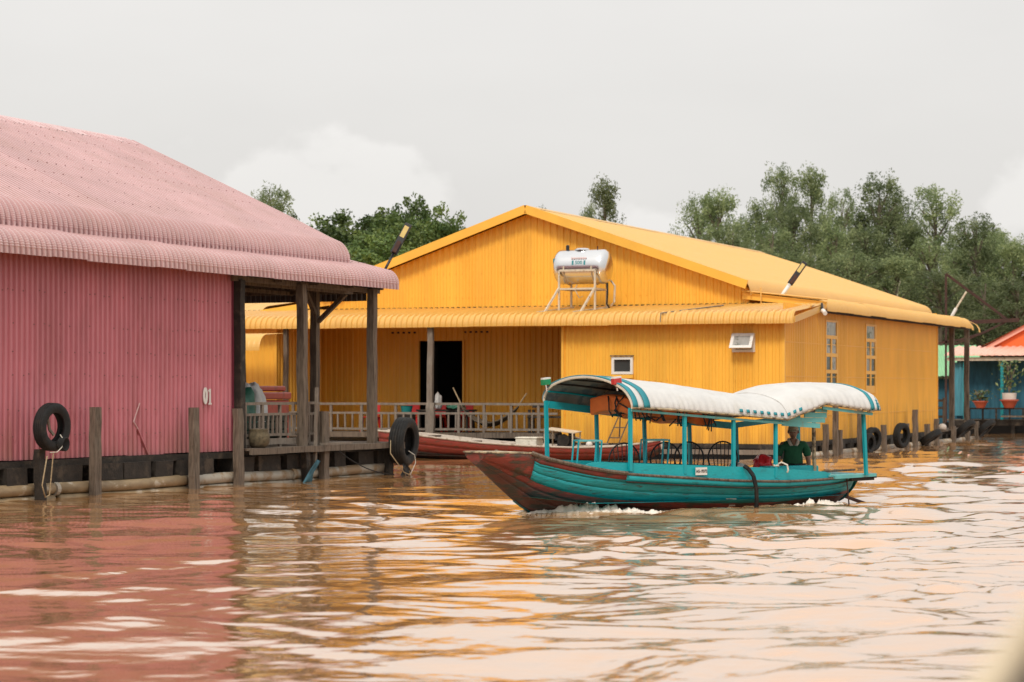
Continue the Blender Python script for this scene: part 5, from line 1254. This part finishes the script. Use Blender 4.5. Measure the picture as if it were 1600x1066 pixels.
# ---- red boat moored before the yellow veranda
rb = empty('rowing_boat', wp(FY, -6.2, -1.5, 0), RY-.01, 'long weathered red wooden boat moored in front of the yellow house', 'boat')
LX = [-4.6, -3.6, -2.6, -1.4, 0, 1.2, 2.2, 2.9, 3.4]; LS = [.74, .66, .56, .45, .38, .35, .38, .46, .56]; LK = [.15, -.02, -.1, -.14, -.15, -.15, -.12, .02, .25]; LB = [.28, .50, .62, .68, .70, .66, .52, .32, .12]
def h2(x, t, s, off=0): k, z, b_ = (interp(LX, q, x) for q in (LK, LS, LB)); return Vector((x, s*(b_*(math.sin(t*PI/2))**.7+off), k+(z-k)*t))
xs2 = [-4.6+.25*i for i in range(33)]
for s in (-1, 1):
    for (t0, t1, mt, off) in ((0, .35, 'boat_bottom', 0), (.35, .66, 'boat2_red', .006), (.66, 1, 'boat2_red', .012)):
        P = [[h2(x, t0+(t1-t0)*j/3, s, off) for j in range(4)] for x in xs2]; o = MB().grid(P).build('hull_plank', mt, rb, smooth=True); q = o.modifiers.new('t', 'SOLIDIFY'); q.thickness = .025
    MB().tube([h2(x, 1, s, .015) for x in xs2], .028, 6).build('gunwale', 'boat2_rim', rb)
    P = [[h2(x, t, s, -.03) for t in (.2, .5, 1)] for x in xs2]; MB().grid(P).build('inner_lining', 'boat2_rim', rb, smooth=True)
P = [[h2(x, 1, -1)+Vector((0, 0, .01)), h2(x, 1, 1)+Vector((0, 0, .01))] for x in (-4.6, -4.2, -3.8, -3.4, -3.1)]; MB().grid(P).build('fore_deck', 'boat2_rim', rb)
P = [[Vector((x, -interp(LX, LB, x)*.8, .1)), Vector((x, interp(LX, LB, x)*.8, .1))] for x in xs2[2:-3]]; MB().grid(P).build('floor_boards', 'wood', rb)
for x in (-2.0, -1.0): MB().box((x, 0, interp(LX, LS, x)-.04), (.15, 1.2, .03)).build('thwart', 'wood', rb)
o = empty('foam_box', wp(FY, -6.5, -1.5, .33), RY, 'dirty white block shaped foam box sitting on the red boat', 'box')
MB().box((0, 0, .11), (.60, .5, .22)).build('box_body', 'styrofoam', o, bevel=.02); MB().box((0, 0, .245), (.62, .52, .05)).build('lid', 'styrofoam', o, bevel=.015)
o = empty('engine', wp(FY, -5.55, -1.5, .32), RY, 'dark boat engine under a pale sheet cover on the stern of the red boat', 'engine')
MB().box((0, 0, .46), (.85, .6, .02), tilt=(.05, .12, 0)).build('cover_sheet', 'cream_metal', o)
for (x, y) in ((-.40, -.28), (-.40, .28), (.38, .28), (.38, -.28)): MB().bar((x, y, 0), (x, y, .46-.12*x), .03, .03).build('cover_leg', 'cream_metal', o)
MB().box((.1, 0, .18), (.4, .3, .26)).tube([(-.15, -.1, .2), (-.15, -.1, .34), (0, -.1, .38)], .04, 8).tube([(.25, 0, .28), (.25, 0, .40)], .09, 12).build('engine_block', 'float_black', o)
MB().lathe([(.16, -.02), (.17, 0), (.16, .02)], (.1, -.2, .2), 18, 'Y').build('flywheel', 'wood_dark', o)
for k in range(4): MB().tube([(.2+.1*k, -.1, .34-.05*k), (.9+.15*k, -.2, .14-.01*k)], .022, 6).build('tiller_pipe', 'wood_pale', o)
o = MB().lathe([(.02, -.09), (.08, -.05), (.09, 0), (.08, .05), (.02, .09)], n=12).build('float_ball', 'pot_white', smooth=True); o.location = wp(FY, -4.7, -1.8, .42); tag(o, 'small cream float ball lying on the rim of the red boat', 'buoy')

# ================================================================== right background houses
oh = empty('floating_house', (at(1640, 606, 96)[0], 96, 0), RY, 'orange gabled house with salmon awning and blue net walls at the right edge', 'house')
def zz(py, Y=96): return 1.9-(py-606)/3600*Y
def xx(px): q = (px-800)/3600; return (q*96-22.4)/(math.cos(RY)-q*math.sin(RY))
m = MB(); yb = 1.6
m.add([(xx(1522), yb, zz(556)), (xx(1758), yb, zz(556)), (xx(1752), yb, zz(546)), (xx(1640), yb, zz(486)), (xx(1528), yb, zz(546))], [(0, 1, 2, 3, 4)]); m.build('gable_wall', 'orange_paint', oh)
MB().bar((xx(1530), yb-.15, zz(543)), (xx(1640), yb-.15, zz(484)), .06, .16).build('barge_board', 'salmon_roof', oh); MB().bar((xx(1640), yb-.15, zz(484)), (xx(1750), yb-.15, zz(543)), .06, .16).build('barge_board', 'salmon_roof', oh)
for s in (-1, 1):
    P = [[(0, 1.3, zz(482)), (s*3.5, 1.3, zz(548))], [(0, 9, zz(482)), (s*3.5, 9, zz(548))]]; MB().grid(P).build('main_roof', 'salmon_roof_dark', oh)
roof(oh, 'salmon_roof', xx(1482), xx(1790), [(-.9, zz(556)), (-.88, zz(554)), (1.6, zz(545)+.12)], pitch=.30, amp=.05, kind='sine', W=1.2)
MB().bar((xx(1486), -.75, zz(561)), (xx(1790), -.75, zz(561)), .05, .14).build('eave_beam', 'cream_metal', oh)
P = [[(xx(1493)+i*.12, .3+.04*math.sin(i*1.9)+.03*math.sin(i*.7), z) for i in range(68)] for z in (zz(563), zz(600), zz(655))]
MB().grid(P).build('net_wall', 'blue_net', oh, smooth=True)
P = [[(xx(1490)+i*.05-.02*k, -.5+.05*math.sin(i*1.4), z) for i in range(12)] for k, z in enumerate((zz(566), zz(600), zz(630), zz(650)))]
MB().grid(P).build('net_curtain', 'blue_net_light', oh, smooth=True)
for x in (xx(1512), xx(1570), xx(1640), xx(1700)): MB().bar((x, -.6, .3), (x, -.6, zz(560)), .12, .12).build('post', 'boat_teal_worn', oh)
for k in range(8): MB().box((xx(1640), -1.2+k*.3, .55), (8.4, .28, .05)).build('deck_plank', 'wood', oh)
MB().box((xx(1640), 3.5, .2), (8.3, 9, .5)).build('float_deck', 'float_black', oh)
MB().bar((xx(1500), -1.4, .45), (xx(1790), -1.4, .45), .1, .22, jit=.02, seg=10).build('rim_board', 'wood_dark', oh)
for k in range(7): MB().bar((xx(1510)+k*1.1, -1.35, -.3), (xx(1510)+k*1.1, -1.35, .5), .14, .14).build('float_stake', 'wood_dark', oh)
MB().box((xx(1640), 7.5, 1.8), (7.2, .1, 3.0)).build('back_wall', 'blue_net', oh)
for s in (-1, 1): MB().box((xx(1640)+s*3.7, 4, 1.8), (.1, 7.5, 2.7)).build('side_wall', 'blue_net', oh)
bn = empty('plant_bench', (at(1600, 606, 94.8)[0], 94.8, .58), RY, 'dark wooden slatted bench carrying the flower pots', 'bench')
MB().box((0, 0, .46), (4.6, .5, .06)).build('bench_top', 'wood_dark', bn); MB().bar((-.9, -.26, .14), (2.4, -.26, .14), .05, .07).build('lower_rail', 'wood', bn)
for k in range(9): MB().box((-2.2+k*.55, -.2, .22), (.07, .07, .44)).build('leg', 'wood_dark', bn)
def plant(px, pw, h, white, label):
    X = (px-800)/3600*94.8; o = empty('potted_plant', (X, 94.8, 1.07), 0, label, 'potted plant')
    MB().lathe([(pw*.28, 0), (pw*.5, pw*.42), (pw*.56, pw*.42), (pw*.56, pw*.50), (pw*.44, pw*.50)], n=18).build('pot', 'terracotta', o)
    z0 = pw*.48
    if white: MB().lathe([(.28, z0), (.30, z0+.28), (.26, z0+.28)], n=16).build('inner_pot', 'pot_white', o); z0 += .26
    r = np.random.default_rng(int(px)); m = MB(); st = MB()
    for k in range(5 if white else 4): st.tube([(0, 0, z0), (r.uniform(-.15, .15), 0, z0+h*.5), (r.uniform(-.35, .35), r.uniform(-.2, .2), z0+h*.9)], .02, 5)
    st.build('stem', 'bark', o)
    for k in range(170 if white else 120):
        p = Vector((r.normal(0, .26 if white else .22), r.normal(0, .2), z0+(r.uniform(.05, 1) if white else r.uniform(0, .9))*h)); a = Vector(r.normal(size=3)); a.z = abs(a.z)*.6; a.normalize(); c_ = a.cross(Vector(r.normal(size=3))).normalized(); s = r.uniform(.06, .13)
        m.add([p-a*s, p+c_*s*.4, p+a*s, p-c_*s*.4], [(0, 1, 2, 3)])
    f = m.build('leaves', 'leaf_pot', o); ta = f.data.attributes.new('tone', 'FLOAT', 'POINT'); ta.data.foreach_set('value', np.repeat(r.random(len(f.data.polygons))**1.6, 4).astype(np.float32))
plant(1532, .58, .5, False, 'low bushy plant in a shallow terracotta bowl at the bench end')
plant(1577, .70, 1.35, True, 'tall yellow-green leafed plant in a white pot set in a terracotta bowl')
gh = empty('floating_house', (at(1485, 606, 104)[0], 104, 0), 0, 'house with a light green metal roof half hidden behind the veranda posts', 'house')
roof(gh, 'green_roof', -2.2, 1.6, [(0, 1.9-(588-606)/3600*104), (2.2, 1.9-(540-606)/3600*106)], pitch=.25, amp=.03)
MB().box((-.3, 2.6, 1.2), (3.4, 4, 2.2)).build('wall', 'blue_net', gh); MB().box((-.3, 2.6, 0), (4, 5, .5)).build('float_deck', 'float_black', gh)
# water jug and clutter on the back veranda of the yellow house
o = empty('bench', wp(FY, -.3, 20.5, .46), RY, 'old wooden bench with two slats on the back veranda corner', 'bench')
for z in (.45, .75, 1.0): MB().bar((-.6, 0, z), (.3, 0, z), .05, .08).build('slat', 'wood', o)
for x in (-.55, .25): MB().bar((x, 0, 0), (x, 0, 1.1), .08, .08).build('leg', 'wood', o)
o = MB().lathe([(.10, 0), (.14, .04), (.14, .14), (.08, .2), (.03, .22)], n=14).build('water_jug', 'pot_white', smooth=True); o.location = wp(FY, .1, 19.5, .47); tag(o, 'small white jug on the deck edge by the yellow corner', 'jug')

# ================================================================== churned foam along the hull
r_ = np.random.default_rng(3); m = MB()
def foam_env(u, o_):
    e1 = .125*math.exp(-((u+1.55)/.58)**2)*math.exp(-max(0, o_)/.17)
    e2 = .045*math.exp(-((u+.7)/.75)**2)*math.exp(-max(0, o_)/.10)
    e3 = .10*math.exp(-((u-2.75)/.62)**2)*math.exp(-max(0, o_)/.18)
    return e1+e2+e3+.016*math.exp(-max(0, o_)/.08)
for side in (-1, 1):
    U = [-2.35+.022*i for i in range(290)]; O = [-.05+.022*j for j in range(24)]; idx = {}
    for i, u in enumerate(U):
        for j, o_ in enumerate(O):
            h = foam_env(u, o_); nz = mnoise.noise(Vector((u*9, o_*14+side*5, 0)))*.55+mnoise.noise(Vector((u*27, o_*34, 3)))*.45+mnoise.noise(Vector((u*60, o_*70, 7)))*.25
            v = h*(1.0+1.25*nz)-.016-.020*j/17+.004
            idx[i, j] = len(m.v); m.v.append((u+.01*nz, side*(hull_w(min(max(u, -2.2), 3.85))+o_), v))
    for i in range(len(U)-1):
        for j in range(len(O)-1):
            q = (idx[i, j], idx[i+1, j], idx[i+1, j+1], idx[i, j+1])
            if sum(m.v[k][2] for k in q)/4 > -.005: m.f.append(q if side > 0 else q[::-1]); m.mi.append(0)
ico = [Vector(v).normalized() for v in ((0, 0, 1), (.9, 0, .4), (.28, .85, .4), (-.72, .53, .4), (-.72, -.53, .4), (.28, -.85, .4), (0, 0, -1))]
icf = [(0, 1, 2), (0, 2, 3), (0, 3, 4), (0, 4, 5), (0, 5, 1), (6, 2, 1), (6, 3, 2), (6, 4, 3), (6, 5, 4), (6, 1, 5)]
for i in range(240):
    u = r_.normal(-1.75, .35) if r_.random() < .6 else r_.normal(2.9, .5)
    c_ = Vector((u, -(hull_w(min(u, 3.85))+abs(r_.normal(0, .08))), abs(r_.normal(.03, .03)))); s_ = r_.uniform(.003, .007)
    m.add([c_+v*s_ for v in ico], icf)
mat('foam_white', (.86, .77, .68), .7, .10, 20)
fo = m.build('foam', 'foam_white', smooth=True); fo.matrix_world = FB; tag(fo, 'pale churned foam along the waterline of the teal boat', 'foam', kind='stuff')

# ================================================================== rail of the photographer's own boat, close to the lens
ro = empty('boat_rail', (0, 0, 0), 0, 'blurred pale wooden rail end of the near boat at the lower right corner', 'rail')
MB().tube([(.60, 1.8, 1.78), (.466, 2.0, 1.704), (.424, 2.0, 1.650), (.376, 2.0, 1.582), (.35, 2.0, 1.49)], .020, 12).build('rail', 'rail_wood', ro, smooth=True)
MB().tube([(.62, 1.8, 1.75), (.492, 1.95, 1.682), (.450, 1.95, 1.632), (.410, 1.95, 1.572), (.385, 1.95, 1.48)], .030, 12).build('rail_underside', 'rail_dark', ro, smooth=True)
